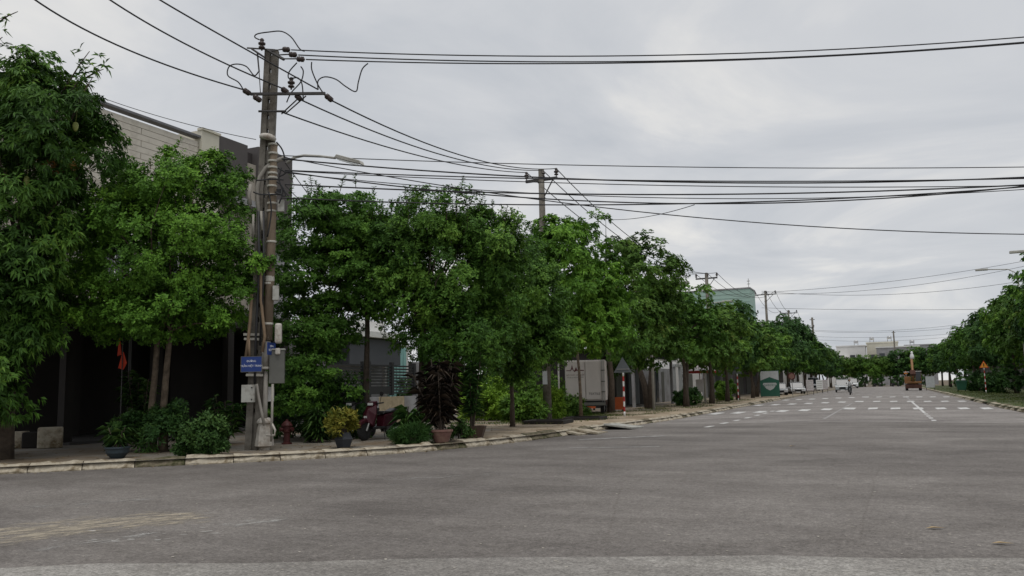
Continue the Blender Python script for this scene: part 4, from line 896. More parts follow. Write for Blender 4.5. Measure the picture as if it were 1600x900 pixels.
MB().add([(.0, 0, .3), (-.06, 0, -.28), (.07, .02, -.25), (.01, .012, .3), (-.05, .02, -.28), (.08, .035, -.25)], [(0,1,2),(3,5,4),(0,3,4,1),(1,4,5,2),(2,5,3,0)]).build('cloth', 'flag', fr)
MB().tube([(0, 0, .3), (0, 0, 1.1)], .006, 5).build('cord', 'darksteel', fr)

# house with dark fascia and slat fence
h2 = empty('fenced_house', (-22, 28, 0), 'low modern house with slate fascia and white roof slab behind the slat fence', 'house')
MB().box((-6, 2.0, 0), (-1.2, 7.7, 3.9)).build('wall', 'greyplaster', h2)
MB().box((-1.8, 3.2, 2.75), (.0, 7.5, 3.95)).build('fascia', 'slate', h2)
MB().box((-6.3, 2.4, 4.0), (.25, 7.65, 4.3)).build('roof_slab', 'white', h2, bevel=.02)
MB().box((-6.0, 2.9, 4.3), (-.8, 7.3, 4.9)).build('upper_wall', 'offwhite', h2)
for i in range(5): MB().box((-.9, 7.8 + i*.34, .4), (-.83, 8.06 + i*.34, 3.7)).build('shutter', 'teal', h2)
MB().box((-1.19, 7.7, .1), (-1.0, 9.9, 3.9)).build('side_wall', 'offwhite', h2)
d_ = MB().box((-1.19, 3.3, .2), (-1.12, 4.3, 2.3)).build('door', 'slate', h2); MB().box((-1.11, 3.4, 1.1), (-1.06, 3.44, 1.3)).build('handle', 'steel', d_)
fn = empty('slat_fence', (-18, 24.6, .13), 'dark horizontal slat fence on a low tan stone wall', 'fence')
me_s = {}
for (ya, yb_) in [(.0, 1.75), (2.2, 3.75), (3.9, 5.45)]:
    for k in range(10):
        MB().box((-.03, ya, 1.26 + k*.118), (.0, yb_, 1.26 + k*.118 + .062)).build('slat', 'fence', fn)
for yy in (1.75, 2.13, 3.75, 5.45): MB().box((-.09, yy, .0 if yy < 2.5 else 1.2), (.05, yy+.14, 2.5)).build('post', 'fence', fn)
MB().box((-.06, 1.89, 0), (.02, 2.13, 2.42)).build('gate_leaf', 'fence', fn)
for i in range(6): MB().box((-.12, i*.93, 0), (.06, i*.93+.915, 1.15)).build('stone_panel', 'stonepanel' if i in (0, 3, 4) else 'greyplaster', fn, bevel=.008)
MB().box((-.03, 2.2, 1.32), (.002, 3.75, 1.56)).build('kick_plate', 'fence', fn)
MB().box((-.2, 5.7, 0), (.12, 6.0, 2.55)).build('pillar', 'greyplaster', fn)

# canopied shops along the street
def shop(name, y0, y1, h, label, wallm, canopy, x=-18.0, doors=(), posts=()):
    root = empty(name, (x, y0, pz(y0)), label, 'shop'); L = y1-y0
    MB().box((-7, 0, 0), (-.6, L, h)).build('wall', wallm, root)
    if canopy:
        MB().box((-2.0, -.2, h-.05), (2.2, L+.1, h+.05)).build('canopy', 'fence', root)
        MB().box((2.2, -.2, h-.04), (2.26, L+.1, h+.16)).build('canopy_edge', 'white', root)
        MB().box((2.1, -.2, h-.62), (2.2, L+.1, h-.05)).build('canopy_fascia', 'fence', root)
        MB().box((2.11, -.2, h-.72), (2.23, L+.1, h-.625)).build('lower_edge', 'white', root)
    for (a, b, z, m) in doors:
        d = MB().box((-.6, a, .05), (-.53, b, z)).build('door', m, root)
        for k in range(int((b-a)/.4)): MB().box((-.53, a + k*.4 + .05, .1), (-.515, a + k*.4 + .33, z-.1)).build('panel', m, d)
    for (a, m) in posts: MB().box((1.8, a, 0), (2.0, a+.2, h)).build('post', m, root)
    return root
shop('canopy_shop', 56, 68, 4.1, 'shop under a black canopy with two white edges behind the striped sign post', 'darkwall', True, doors=((1, 3.4, 2.8, 'signback'), (4.2, 6.6, 2.8, 'boxdark'), (7.5, 10.5, 2.8, 'signback')), posts=((.2, 'greyplaster'), (5.5, 'fence'), (11.4, 'greyplaster')))
shop('gated_shop', 69.5, 78, 3.0, 'grey fronted shop with pale posts and lettered column right of the black canopy', 'greyplaster', False, doors=((1.2, 2.2, 2.7, 'boxdark'), (2.5, 3.4, 2.7, 'glass'), (4.6, 5.4, 2.7, 'boxdark')))
gs = empty('sign_column', (-16.6, 74.5, pz(75)), 'tall narrow white sign column with grey lettering outside the gated shop', 'sign')
MB().box((-.1, -.45, 0), (.1, .45, 3.1)).build('panel', 'boardgrey', gs)
for k in range(6): text_part('lettering', 'OPLANH'[k], .42, 'boxdark', gs, tr(.0, -.455, 2.7 - .45*k) @ Matrix.Rotation(R(90), 4, 'X'))
for i, (x, y, lab) in enumerate([(-16.4, 69.8, 'left pale gate post outside the gated shop'), (-16.3, 71.6, 'middle pale gate post outside the gated shop'), (-16.2, 73.0, 'right pale gate post with yellow foot outside the gated shop')]):
    o = empty('gate_post', (x, y, pz(y)), lab, 'post'); MB().box((-.12, -.12, 0), (.12, .12, 3.0)).build('shaft', 'boardgrey', o)
    if i == 2: MB().box((-.3, -.16, 0), (.2, -.125, .75)).build('yellow_foot', 'yellowpaint', o)
MB_ = MB().box((-.12, 0, 0), (.12, 3.6, .22)).build('gate_beam', 'boardgrey'); MB_.location = (-16.35, 69.6, pz(70)+3.01); tag(MB_, 'pale beam lying across the three gate posts', 'beam')
shop('blue_roof_shop', 80, 92, 4.2, 'pale shop with bluish roof edge seen between dark trunks', 'offwhite', False, doors=((1, 3, 2.6, 'glass'), (5, 7, 2.6, 'boxdark')))
shop('row_shop', 94, 112, 4.6, 'long plain shop row beyond the blue-edged shop', 'greyplaster', True, doors=((1, 4, 2.8, 'boxdark'), (6, 9, 2.8, 'signback'), (11, 14, 2.8, 'boxdark')))
shop('row_shop', 114, 135, 4.4, 'dark fronted shop row behind the green signboard', 'brown', True, doors=((2, 6, 2.8, 'boxdark'), (9, 13, 2.8, 'boxdark')))
shop('row_shop', 137, 170, 4.8, 'farthest low shop row on the left of the street', 'brown', True, doors=((2, 6, 2.8, 'boxdark'),))
sw = MB().box((-.3, 0, 0), (0, 8.8, 3.2)).build('boundary_wall', 'darkwall'); sw.location = (-25.5, 36.5, -.02); tag(sw, 'dark boundary wall at the back of the vacant lot', 'wall')
sw = MB().box((-.3, 0, 0), (0, 9.0, 4.4)).build('boundary_wall', 'darkwall'); sw.location = (-22.2, 46.3, -.02); tag(sw, 'dark shed wall behind the white truck', 'wall')

# green block, far white blocks
gb = empty('green_building', (-20.6, 146, 0), 'pale green plain-walled building rising above the left tree row', 'building')
MB().box((-16, 0, 0), (-.0, 6, 17.6)).build('wall', 'palegreen', gb)
for k in range(24): MB().box((-16, -.05, .5 + k*.71), (-.02, -.004, .5 + k*.71 + .09)).build('cladding_rib', 'palegreen', gb)
MB().box((-16.1, -.1, 17.62), (.1, 6.1, 17.85)).build('roof_edge', 'greyplaster', gb)
rw = MB().tube([(0, 0, 0), (0, 0, 1.6)], .05, 6).build('roof_mast', 'steel', gb); rw.location = (-.2, .4, 17.8)
for k in range(2): MB().box((-.25, -.05, .6+.5*k), (.25, .05, .7+.5*k)).build('antenna', 'boxgrey', rw)
def tower(x, y, wx, wy, h, label, m='offwhite', wins=True, roof=None, tank=()):
    root = empty('white_building', (x, y, 0), label, 'building')
    MB().box((0, 0, 0), (wx, wy, h)).build('wall', m, root)
    MB().box((-.15, -.15, h+.002), (wx+.15, wy+.15, h+.35)).build('roof', roof or m, root)
    if wins:
        for fz in range(1, int(h/3.3)):
            for k in range(max(1, int(wx/3))):
                w_ = MB().box((.7 + 3*k, -.06, 3.3*fz+.9), (2.1 + 3*k, -.003, 3.3*fz+2.5)).build('window', 'glass', root)
                MB().box((.6 + 3*k, -.1, 3.3*fz+.75), (2.2 + 3*k, -.004, 3.3*fz+.895)).build('sill', 'white', w_)
    for (tx, tz) in tank:
        t_ = MB(); 
        for lx in (-.5, .5): t_.tube([(tx+lx, 2, h+.35), (tx+lx, 2, h+.35+tz)], .08, 5)
        t_.build('tank_stand', 'steel', root)
        MB().lathe([(.2, 0), (.6, .05), (.65, .2), (.65, .7), (.5, .85), (.15, .92)], 12, tr(tx, 2, h+.36+tz)).build('water_tank', 'tank', root, smooth=True)
    return root
tower(-16.5, 262, 6, 10, 8.2, 'lowest white stepped house at the left of the far cluster', tank=())
tower(-13.5, 266, 8, 10, 11.6, 'tall white house left in the far cluster beyond the end trees', tank=((5.5, .6),))
tower(-5.2, 268, 8.5, 10, 12.4, 'cream white block in the middle of the far cluster', 'creampaint', tank=((1.5, .7), (6.3, .8)))
tower(-2.5, 258, 11, 8, 10.6, 'wide house under a pale sheet roof in front of the far cluster', 'greyplaster', roof='white')
tower(5.0, 266, 8, 10, 11.2, 'grey flat-roofed block at the right of the far cluster', 'greyplaster', tank=((2.0, .5),))
tower(-30, 235, 12, 10, 7.5, 'grey house behind the left trees close to the far end', 'greyplaster')
tower(-26, 172, 10, 20, 8, 'plain white house past the green building', 'offwhite')
# right-hand side: kiosk with roller shutter and low buildings behind trees
kx = atD(1570, 612, 66)
kk = empty('shutter_kiosk', (12.4, 64.5, pz(65)), 'grey kiosk with ribbed shutter and dark signboard at the right edge', 'kiosk')
MB().box((-.1, .2, 0), (4.6, 4, 3.0)).build('wall', 'darkwall', kk)
for k in range(9): MB().box((.1, .08, .35 + .2*k), (2.4, .19, .35 + .2*k + .15)).build('shutter_slat', 'boardgrey', kk)
MB().box((.0, .02, 2.25), (3.6, .12, 2.95)).build('signboard', 'slate', kk)
for x in (.0, 2.42): MB().box((x, .1, 0), (x+.09, .19, 2.2)).build('door_frame', 'steel', kk)
for (ya, yb2, h_, lab) in [(72, 100, 4.2, 'nearer dark walled shop row behind the right-hand trees'), (102, 150, 4.6, 'middle dark walled shop row behind the right-hand trees'), (152, 222, 5.0, 'farthest dark walled shop row behind the right-hand trees')]:
    r_ = empty('row_shop', (17, ya, pz(ya)), lab, 'shop'); MB().box((0, 0, 0), (8, yb2-ya, h_)).build('wall', 'brown', r_); MB().box((-1.5, 0, h_+.003), (8.1, yb2-ya, h_+.15)).build('roof', 'tin', r_)
    for k in range(int((yb2-ya)/6)): MB().box((-.05, 1+6*k, .1), (-.004, 4.5+6*k, 2.9)).build('door', 'boxdark', r_)

# ------------------------------------------------------------------ utility poles and wires
DP = 20.6
WN = [0]
def quad3(p0, p1, p2, t): return p0*((t-.5)*(t-1)*2) + p1*(t*(1-t)*4) + p2*(t*(t-.5)*2)
def wire(label, pts, r=.018, sag=0.0, n=22, ext=(0.0, 1.0), m='wire', end=None):
    if len(pts) == 3: P = [quad3(*pts, ext[0] + (ext[1]-ext[0])*i/n) for i in range(n+1)]
    if len(pts) == 3 and end: P.insert(0, Vector(end))
    if len(pts) == 2: P = [pts[0].lerp(pts[1], i/n) - Vector((0, 0, sag*4*(i/n)*(1-i/n))) for i in range(n+1)]
    o = MB().tube(P, r, 5, cap=False).build('overhead_wire', m, smooth=True)
    return tag(o, label, 'wire')
def insulator(mb, p, s=1.0, up=True):
    mb.lathe([(.02, 0), (.02, .05), (.075, .06), (.08, .09), (.04, .11), (.04, .14), (.085, .15), (.09, .19), (.045, .21), (.045, .24), (.06, .27), (.025, .31)], 8, tr(*p) @ Matrix.Scale(s, 4))
pb = at(396, 703, .14); pt = atD(425, 79, DP - 0.05)
px_ = Vector((.9, .43, 0)).normalized(); py_ = Vector((-.43, .9, 0)).normalized()
up_ = (pt - pb).normalized(); H1 = (pt - pb).length
pole = empty('utility_pole', pb, 'tall leaning slotted concrete utility pole at the street corner', 'utility pole')
ux = (px_ - up_*px_.dot(up_)).normalized(); uy = up_.cross(ux)
TP = Matrix(((ux.x, uy.x, up_.x, 0), (ux.y, uy.y, up_.y, 0), (ux.z, uy.z, up_.z, 0), (0, 0, 0, 1)))
mb = MB()
w0, w1 = .19, .165
for s in (-1, 1):
    mb.add([(s*.028, -.11, -.5), (s*w0, -.11, -.5), (s*w0, .11, -.5), (s*.028, .11, -.5), (s*.028, -.09, H1), (s*w1, -.09, H1), (s*w1, .09, H1), (s*.028, .09, H1)],
           [(0,3,2,1),(4,5,6,7),(0,1,5,4),(1,2,6,5),(2,3,7,6),(3,0,4,7)] if s > 0 else [(0,1,2,3),(7,6,5,4),(4,5,1,0),(5,6,2,1),(6,7,3,2),(7,4,0,3)], TP)
z = 0
while z < H1:
    hh = .9 if z < 1.8 else (.20 + .16*hash01(round(z, 2)))
    mb.box((-.027, -.05, z), (.027, .05, min(H1, z+hh)), TP); z += hh + .11
mb.build('shaft', 'concrete', pole)
def PP(px, py, d=DP): return atD(px, py, d) - pb     # point on the pole, local
mb = MB()
aL, aR = PP(391, 147, DP-.25), PP(508, 146, DP-.55)
mb.tube([aL, aR], .045, 4); mb.build('crossarm', 'darksteel', pole)
mb = MB(); mb.tube([PP(446, 178), PP(478, 150, DP-.4)], .018, 5); mb.tube([PP(440, 178), PP(470, 150, DP-.4)], .018, 5); mb.tube([PP(404, 174, DP-.2), PP(447, 174, DP-.25)], .03, 5); mb.build('arm_brace', 'darksteel', pole)
mb = MB(); mb.tube([PP(386, 75, DP-.2), PP(430, 78, DP-.2)], .022, 5); mb.tube([PP(393, 76, DP-.2), PP(414, 90, DP-.2)], .026, 5); mb.tube([PP(418, 78, DP-.25), PP(444, 93, DP-.35)], .04, 5); mb.tube([PP(403, 82, DP-.2), PP(407, 145, DP-.2)], .012, 5); mb.tube([PP(402, 82, DP-.2), PP(405, 112, DP-.2)], .02, 5); mb.tube([PP(424, 80, DP-.3), PP(441, 77, DP-.35)], .018, 5); mb.tube([PP(434, 86, DP-.3), PP(451, 85, DP-.35)], .018, 5); mb.tube([PP(443, 92, DP-.35), PP(463, 92, DP-.35)], .018, 5); mb.build('top_bracket', 'darksteel', pole)
for (x, y) in [(409, 79), (455, 140)]:
    mb = MB(); insulator(mb, PP(x, y, DP-.25), 1.05); mb.build('insulator', 'ceramic', pole, smooth=True)
for (a, b) in [((441, 77), (453, 78)), ((451, 85), (464, 86)), ((463, 92), (476, 93)), ((380, 140), (391, 147)), ((440, 138), (450, 145)), ((508, 148), (520, 158)), ((396, 150), (408, 158)), ((462, 148), (470, 156))]:
    A, B = PP(*a, DP-.35), PP(*b, DP-.4); mb = MB()
    mb.tube([A, A.lerp(B, .15), A.lerp(B, .17), A.lerp(B, .4), A.lerp(B, .42), A.lerp(B, .6), A.lerp(B, .62), A.lerp(B, .85), A.lerp(B, .87), B], [.025, .025, .07, .075, .055, .075, .07, .07, .025, .025], 7); mb.build('strain_insulator', 'ceramic', pole, smooth=True)
def jumper(pxs, d=DP-.3, r=.017):
    P = [PP(x, y, d) for x, y in pxs]; Q = []
    for i in range(len(P)-1):
        p0, p1, p2, p3 = P[max(0, i-1)], P[i], P[i+1], P[min(len(P)-1, i+2)]
        for k in range(5):
            t = k/5; Q.append(.5*((2*p1) + (p2-p0)*t + (2*p0-5*p1+4*p2-p3)*t*t + (3*p1-p0-3*p2+p3)*t**3))
    Q.append(P[-1]); MB().tube(Q, r, 5).build('jumper_cable', 'wire', pole, smooth=True)
jumper([(405, 62), (398, 58), (402, 53), (420, 50), (440, 49), (455, 58), (468, 76), (476, 80)])
jumper([(487, 97), (487, 108), (492, 122), (500, 138), (512, 155)])
jumper([(497, 140), (497, 126), (508, 120), (525, 124), (540, 135), (556, 143), (560, 128), (566, 108), (575, 99)])
jumper([(380, 140), (372, 128), (356, 118), (358, 104), (370, 100), (385, 104), (397, 118), (404, 112)])
jumper([(464, 98), (452, 112), (451, 122), (458, 122), (466, 122), (472, 132), (474, 158)])
jumper([(470, 104), (474, 112), (470, 128), (455, 145), (448, 160)])
# round companion column carrying cables (cast base, lamp arm) = street lamp
lb = at(413, 703, .14)
lamp = empty('street_lamp', lb, 'street lamp with curved arm and pale cast base beside the slotted pole', 'street lamp')
DL = DP - .1
def LP(px, py, d=None): return atD(px, py, d or DL) - lb
mb = MB(); mb.tube([(0, 0, .45), LP(414, 640), LP(416, 580)], [.06, .06, .055], 10); mb.build('lower_tube', 'conduit', lamp, smooth=True)
mb = MB(); mb.tube([LP(414, 578), LP(417, 533)], .10, 12); mb.build('sleeve', 'conduit', lamp, smooth=True)
mb = MB(); mb.tube([LP(418, 532), LP(423, 400), LP(426, 300), LP(428, 225)], [.115, .11, .10, .09], 12); mb.build('column', 'concrete2', lamp, smooth=True)
MB().lathe([(.13, 0), (.13, .06), (.225, .10), (.22, .16), (.18, .52), (.155, .60), (.15, .63), (.19, .65), (.19, .69), (.14, .76), (.06, .80)], 8).build('cast_base', 'castbase', lamp)
mb = MB(); arm = [(407, 345), (403, 318), (402, 296), (406, 277), (416, 262), (430, 252), (444, 247)]
mb.tube([LP(x, y) for x, y in arm], .055, 8); mb.build('arm_bend', 'conduit', lamp, smooth=True)
mb = MB(); mb.tube([LP(448, 255), LP(460, 246), LP(475, 243, DL-.1), LP(500, 244, DL-.25), LP(524, 247, DL-.4)], [.04, .04, .035, .03, .03], 8); mb.build('arm', 'lampgrey', lamp, smooth=True)
A, B = LP(524, 244, DL-.4), LP(568, 256, DL-.7); dv = (B-A).normalized(); sv = dv.cross(Vector((0, 0, 1))).normalized(); uv = sv.cross(dv)
TL = Matrix(((dv.x, sv.x, uv.x, A.x), (dv.y, sv.y, uv.y, A.y), (dv.z, sv.z, uv.z, A.z), (0, 0, 0, 1))); LL = (B-A).length
hd = MB().add([(0,-.06,-.05),(LL,-.08,-.03),(LL,.08,-.03),(0,.06,-.05),(.05,-.07,.05),(LL*.9,-.10,.05),(LL*.9,.10,.05),(.05,.07,.05)], [(0,3,2,1),(4,5,6,7),(0,1,5,4),(1,2,6,5),(2,3,7,6),(3,0,4,7)], TL).build('lamp_head', 'lampgrey', lamp, bevel=.015)
MB().box((.12, -.06, -.075), (LL*.85, .06, -.052), TL).build('lamp_lens', 'lens', hd)
for i, (x, y) in enumerate([(427, 226), (427, 240), (426, 252), (426, 262), (426, 271), (426, 278), (425, 291), (425, 305), (425, 318), (424, 330), (424, 378), (421, 436), (420, 443), (419, 506), (415, 575)]):
    h_ = .07 if i == 11 else .025; p = LP(x, y)
    MB().lathe([(.118, -h_), (.124, -h_*.6), (.124, h_*.6), (.118, h_)], 12, tr(*p)).build('strap', 'strap', lamp)
# boxes, signs, conduits fixed to the pair
def pbox(name, px, py, w, h, d, m, parent, base, rz=R(41), dep=None, bev=.012):
    p = atD(px, py, dep or DP-.2) - base; T_ = tr(*p) @ Matrix.Rotation(rz, 4, 'Z')
    return MB().box((-w/2, -d/2, -h/2), (w/2, d/2, h/2), T_).build(name, m, parent, bevel=bev), T_
bx, T_ = pbox('meter_box', 388, 615, .30, .42, .16, 'boxgrey', pole, pb, R(28), DP-.4)
for zz in (-.14, .14): MB().lathe([(.018, 0), (.018, .012)], 8, T_ @ tr(.10, -.082, zz) @ Matrix.Rotation(R(90), 4, 'X')).build('latch', 'black', bx)
bx, T_ = pbox('cabinet', 433, 573, .36, .82, .26, 'boxdark', pole, pb, R(35), DP-.05)
MB().box((-.19, -.15, .41), (.19, .15, .44), T_).build('cabinet_roof', 'boxgrey', bx)
pbox('junction_box', 431, 458, .15, .36, .12, 'boxgrey', lamp, lb, R(35), DP-.2)
bx, T_ = pbox('tube_box', 435, 521, .17, .50, .15, 'castbase', lamp, lb, R(35), DP-.2, .05)
pbox('tube_neck', 434, 549, .12, .16, .11, 'castbase', lamp, lb, R(35), DP-.2, .03)
pbox('junction_box', 419, 616, .28, .36, .12, 'white', lamp, lb, R(40), DP+.15)
pbox('terminal_box', 439, 322, .16, .30, .12, 'boxgrey', lamp, lb, R(35), DP-.2)
pbox('terminal_box', 436, 300, .12, .14, .12, 'black', lamp, lb, R(35), DP-.2)
sg, T_ = pbox('street_name_plate', 393, 569, .50, .36, .02, 'blue', pole, pb, R(20), DP-.55, .004)
Tt = T_ @ tr(0, -.0115, .07) @ Matrix.Rotation(R(90), 4, 'X'); text_part('lettering', 'ĐƯỜNG', .062, 'signwhite', sg, Tt)
Tt = T_ @ tr(0, -.0115, -.045) @ Matrix.Rotation(R(90), 4, 'X'); text_part('lettering', 'TRẦN VIỆT TRINH', .066, 'signwhite', sg, Tt)
fr_ = MB()
for (a, b, c, d) in [(-.262, .262, .178, .188), (-.262, .262, -.188, -.178), (-.262, -.252, -.178, .178), (.252, .262, -.178, .178)]: fr_.box((a, -.014, c), (b, .01, d), T_)
fr_.build('frame', 'boxdark', sg)
sg2, T_ = pbox('street_name_plate', 424, 545, .44, .30, .02, 'blue', lamp, lb, R(105), DP-.2, .004)
for zz, tx, sz in ((.06, 'ĐƯỜNG', .055), (-.04, 'ĐỖ XUÂN', .07)):
    for sy, rz in ((-.0115, 0), (.0115, R(180))):
        text_part('lettering', tx, sz, 'signwhite', sg2, T_ @ tr(0, sy, zz) @ Matrix.Rotation(rz, 4, 'Z') @ Matrix.Rotation(R(90), 4, 'X'))
for (pts, m, r_) in [([(393, 460), (391, 500), (388, 530), (384, 560)], 'orangepipe', .04), ([(389, 530), (390, 560)], 'orangepipe', .03), ([(408, 330), (410, 360)], 'conduit', .035), ([(396, 335), (395, 372)], 'conduit', .03), ([(408, 400), (408, 470), (411, 500), (414, 525), (410, 550)], 'orangepipe', .038),
                     ([(401, 600), (404, 620), (409, 645), (413, 665)], 'conduit', .035), ([(426, 600), (425, 650), (424, 690)], 'conduit', .03), ([(424, 660), (430, 672), (429, 680), (416, 680)], 'castbase', .028), ([(392, 288), (389, 305), (391, 320)], 'conduit', .05), ([(404, 330), (405, 420), (400, 520), (398, 600)], 'wire', .03), ([(412, 330), (412, 430), (406, 540)], 'wire', .025)]:
    MB().tube([PP(x, y, DP-.28) for x, y in pts], r_, 7).build('conduit', m, pole, smooth=True)
mb = MB(); c0 = PP(419, 212, DP-.2)
mb.lathe([(.20, -.10), (.215, -.04), (.17, .02), (.08, .05), (.01, .055)], 14, tr(*c0) @ Matrix.Rotation(R(12), 4, 'Y')); mb.build('pale_hood', 'castbase', pole, smooth=True)
for (x, y) in [(396, 523), (397, 530), (400, 586)]:
    MB().box((-.21, -.13, -.03), (.21, .13, .03), tr(*PP(x, y, DP)) @ TP).build('strap', 'strap', pole)
jumper([(432, 222), (440, 232), (444, 243), (444, 252)], DP-.3, .02)
for k, pts in enumerate([[(440, 262), (436, 280), (442, 300), (436, 318)], [(430, 300), (446, 306), (440, 290), (432, 284)], [(434, 262), (446, 270), (436, 276)], [(396, 300), (410, 304), (442, 303)], [(400, 282), (428, 280), (443, 281)], [(420, 300), (424, 330), (418, 370)]]): jumper(pts, DP-.32, .02)

# main-street power wires over the corner, on to the second pole
def std_pole(x, y, h, label, arm_w=1.7, lean=0.0, bulbs=True):
    root = empty('utility_pole', (x, y, pz(y) if abs(x) > 9 else 0), label, 'utility pole', group='utility poles along the street')
    MB().tube([(0, 0, -.3), (lean*h, 0, h)], [.20, .135], 10).build('shaft', 'concrete', root, smooth=True)
    mb = MB(); mb.box((-arm_w/2, -.06, h-.55), (arm_w/2, .06, h-.43)); mb.build('crossarm', 'darksteel', root)
    mb = MB(); mb.tube([(.08, 0, h-1.35), (arm_w*.36, 0, h-.55)], .03, 5); mb.tube([(-.16, 0, h-1.35), (.16, 0, h-1.35)], .05, 6); mb.build('arm_brace', 'darksteel', root)
    for ax in (-.95, .1, .95):
        mb = MB(); insulator(mb, (ax*arm_w/2, 0, h-.43), 1.3); mb.build('insulator', 'ceramic', root, smooth=True)
    return root, [Vector((x + ax*arm_w/2, y, root.location.z + h - .05)) for ax in (-.95, .1, .95)]
poles = {}
Y2, Y3 = 33.6, 70.5
s2 = atX(846, 283, -13.9); s3 = atX(1104, 436, -14.0); s4 = atX(1196, 461, -13.6); s5 = atX(1232, 490, -13.6); s6 = atX(1262, 512, -13.6)
PT = []
for s_, lab, aw_ in [(s2, 'second utility pole, rising behind the lime green tree', 1.55), (s3, 'third utility pole left of the pale green building', 1.9), (s4, 'fourth utility pole, thin and plain right of the pale green building', 2.6), (s5, 'fifth utility pole, only its crossarm showing above dark trees', 2.6), (s6, 'sixth utility pole far along the left tree row', 2.4)]:
    po_, tips_ = std_pole(s_.x, s_.y, s_.z + .55 - pz(s_.y), lab, aw_); PT.append(tips_)
    if len(PT) == 1: MB().box((-.11, -.215, 1.6), (.11, -.195, 2.2)).build('notice', 'boardgrey', po_)
ends1 = [atD(516, 156, DP-.6), atD(452, 146, DP-.45), atD(404, 157, DP-.3)]
tgt = PT[0]
wire('right-hand power wire from the slotted pole down to the second pole', [atD(520, 158, DP-.6), tgt[2]], .020, .55)
wire('middle power wire from the slotted pole down to the second pole', [atD(470, 156, DP-.45), tgt[1]], .020, .5)
wire('left-hand power wire from the slotted pole down to the second pole', [atD(440, 175, DP-.3), tgt[0]], .020, .35)
sides = ('street-side', 'middle', 'house-side')
for a in range(4):
    nm = ('second', 'third', 'fourth', 'fifth', 'sixth')
    for j in range(3): wire(f'{("house-side", "middle", "street-side")[j]} power wire between the {nm[a]} and {nm[a+1]} utility poles', [PT[a][j], PT[a+1][j]], .022, 1.2 + .15*j)
# incoming wires at top left
wire('lowest of the three power wires entering at top left', [atX(55, 0, -14.9), atX(205, 80, -14.9), atD(380, 140, DP-.4)], .019, ext=(-.25, 1.0), end=(-18.0, -14, 12.2))
wire('middle of the three power wires entering at top left', [atX(172, 0, -14.2), atX(300, 74, -14.2), atD(441, 138, DP-.45)], .019, ext=(-.25, 1.0), end=(-17.2, -14, 12.4))
wire('highest of the three power wires entering at top left', [atX(250, 0, -13.4), atX(345, 55, -13.4), atD(497, 140, DP-.5)], .019, ext=(-.25, 1.0), end=(-16.4, -14, 12.4))
wire('thin service wire from the cream house flank to the slotted pole', [atD(120, 138, 21.6), atD(400, 218, DP-.2)], .009, .12)
# wires crossing the junction to the right
def cross(label, pl, pm, pr, r=.013, k=(20.2, 20.5, 20.4), ext=1.42):
    a, b, c = atD(*pl, k[0]), atD(*pm, k[1]), atD(*pr, k[2])
    # parameter of the middle point is not exactly one half: fit through three points with its own parameter
    tm = (b-a).xy.length/(c-a).xy.length; n = 30; P = []
    for i in range(n+1):
        t = ext*i/n; L0 = (t-tm)*(t-1)/(tm); L1 = t*(t-1)/(tm*(tm-1)); L2 = t*(t-tm)/(1-tm); P.append(a*L0 + b*L1 + c*L2)
    return tag(MB().tube(P, r*.85, 5, cap=False).build('overhead_wire', 'wire', smooth=True), label, 'wire')
cross('topmost power wire crossing the junction from the pole top', (455, 78), (1000, 87), (1600, 58), .020)
cross('second power wire crossing the junction just under the topmost', (466, 86), (1000, 96), (1600, 66), .021)
cross('third power wire crossing the junction, carrying a hanging jumper', (478, 93), (1000, 98), (1600, 67.5), .021)
comm = [('single thin cable crossing above all the communication cables', (438, 243), (1000, 260), (1600, 261), .010),
        ('thick cable at the top of the communication bundle', (440, 248), (860, 278), (1600, 277), .016),
        ('second cable of the communication bundle, close under the thick one', (445, 266), (1000, 282), (1600, 279), .013),
        ('third cable of the communication bundle', (448, 267), (1000, 289), (1600, 290), .010),
        ('fourth, heavier cable of the communication bundle', (445, 288), (1000, 304), (1600, 289), .016),
        ('fifth cable of the communication bundle, sagging with knots', (445, 268), (1000, 317), (1600, 291), .014),
        ('lowest level cable of the communication bundle', (440, 309), (1000, 319.5), (1600, 292), .014),
        ('thin cable that drops away below the bundle to the right edge', (450, 247), (1000, 331), (1600, 366), .011),
        ('thin looping cable between the bundle cables above the middle tree', (446, 270), (900, 305), (1600, 296), .009)]
for lab, a, b, c, r_ in comm: cross(lab, a, b, c, r_*1.4)
wire('short stray cable rising to the bundle above the tall open-topped tree', [atD(950, 343, 30), atD(1085, 320, 20.8)], .010, .12)
for i, (a, b, lab) in enumerate([((446, 255), (560, 395), 'slack drop cable falling from the pole into the layered tree'), ((446, 290), (520, 350), 'short drop cable below the bundle into the layered tree'), ((446, 300), (500, 360), 'lowest drop cable beside the grey wall edge')]):
    wire(lab, [atD(*a, DP-.2), atD(*b, 25.5)], .011, .1)
# far cross-street wires
for (xl, yl, xr, yr, Y, sg_, lab) in [(1190, 457, 1600, 408, 104, .5, 'uppermost far wire crossing the street by the fourth pole'), (1190, 459, 1600, 416, 104, .9, 'second far wire crossing the street by the fourth pole'), (1190, 455, 1610, 437, 104, 1.0, 'dark far wire crossing the street by the fourth pole'), (1190, 481, 1600, 482, 108, .2, 'level far wire below the dark one'), (1255, 515, 1560, 498, 160, 1.0, 'first of four far wires by the sixth pole'), (1255, 517, 1560, 505, 160, .8, 'second of four far wires by the sixth pole'), (1260, 525, 1560, 514, 170, .8, 'third of four far wires by the sixth pole'), (1262, 530, 1560, 517, 172, 1.0, 'lowest of four far wires by the sixth pole')]:
    wire(lab, [atY(xl, yl, Y), atY(xr, yr, Y)], .02, sg_)
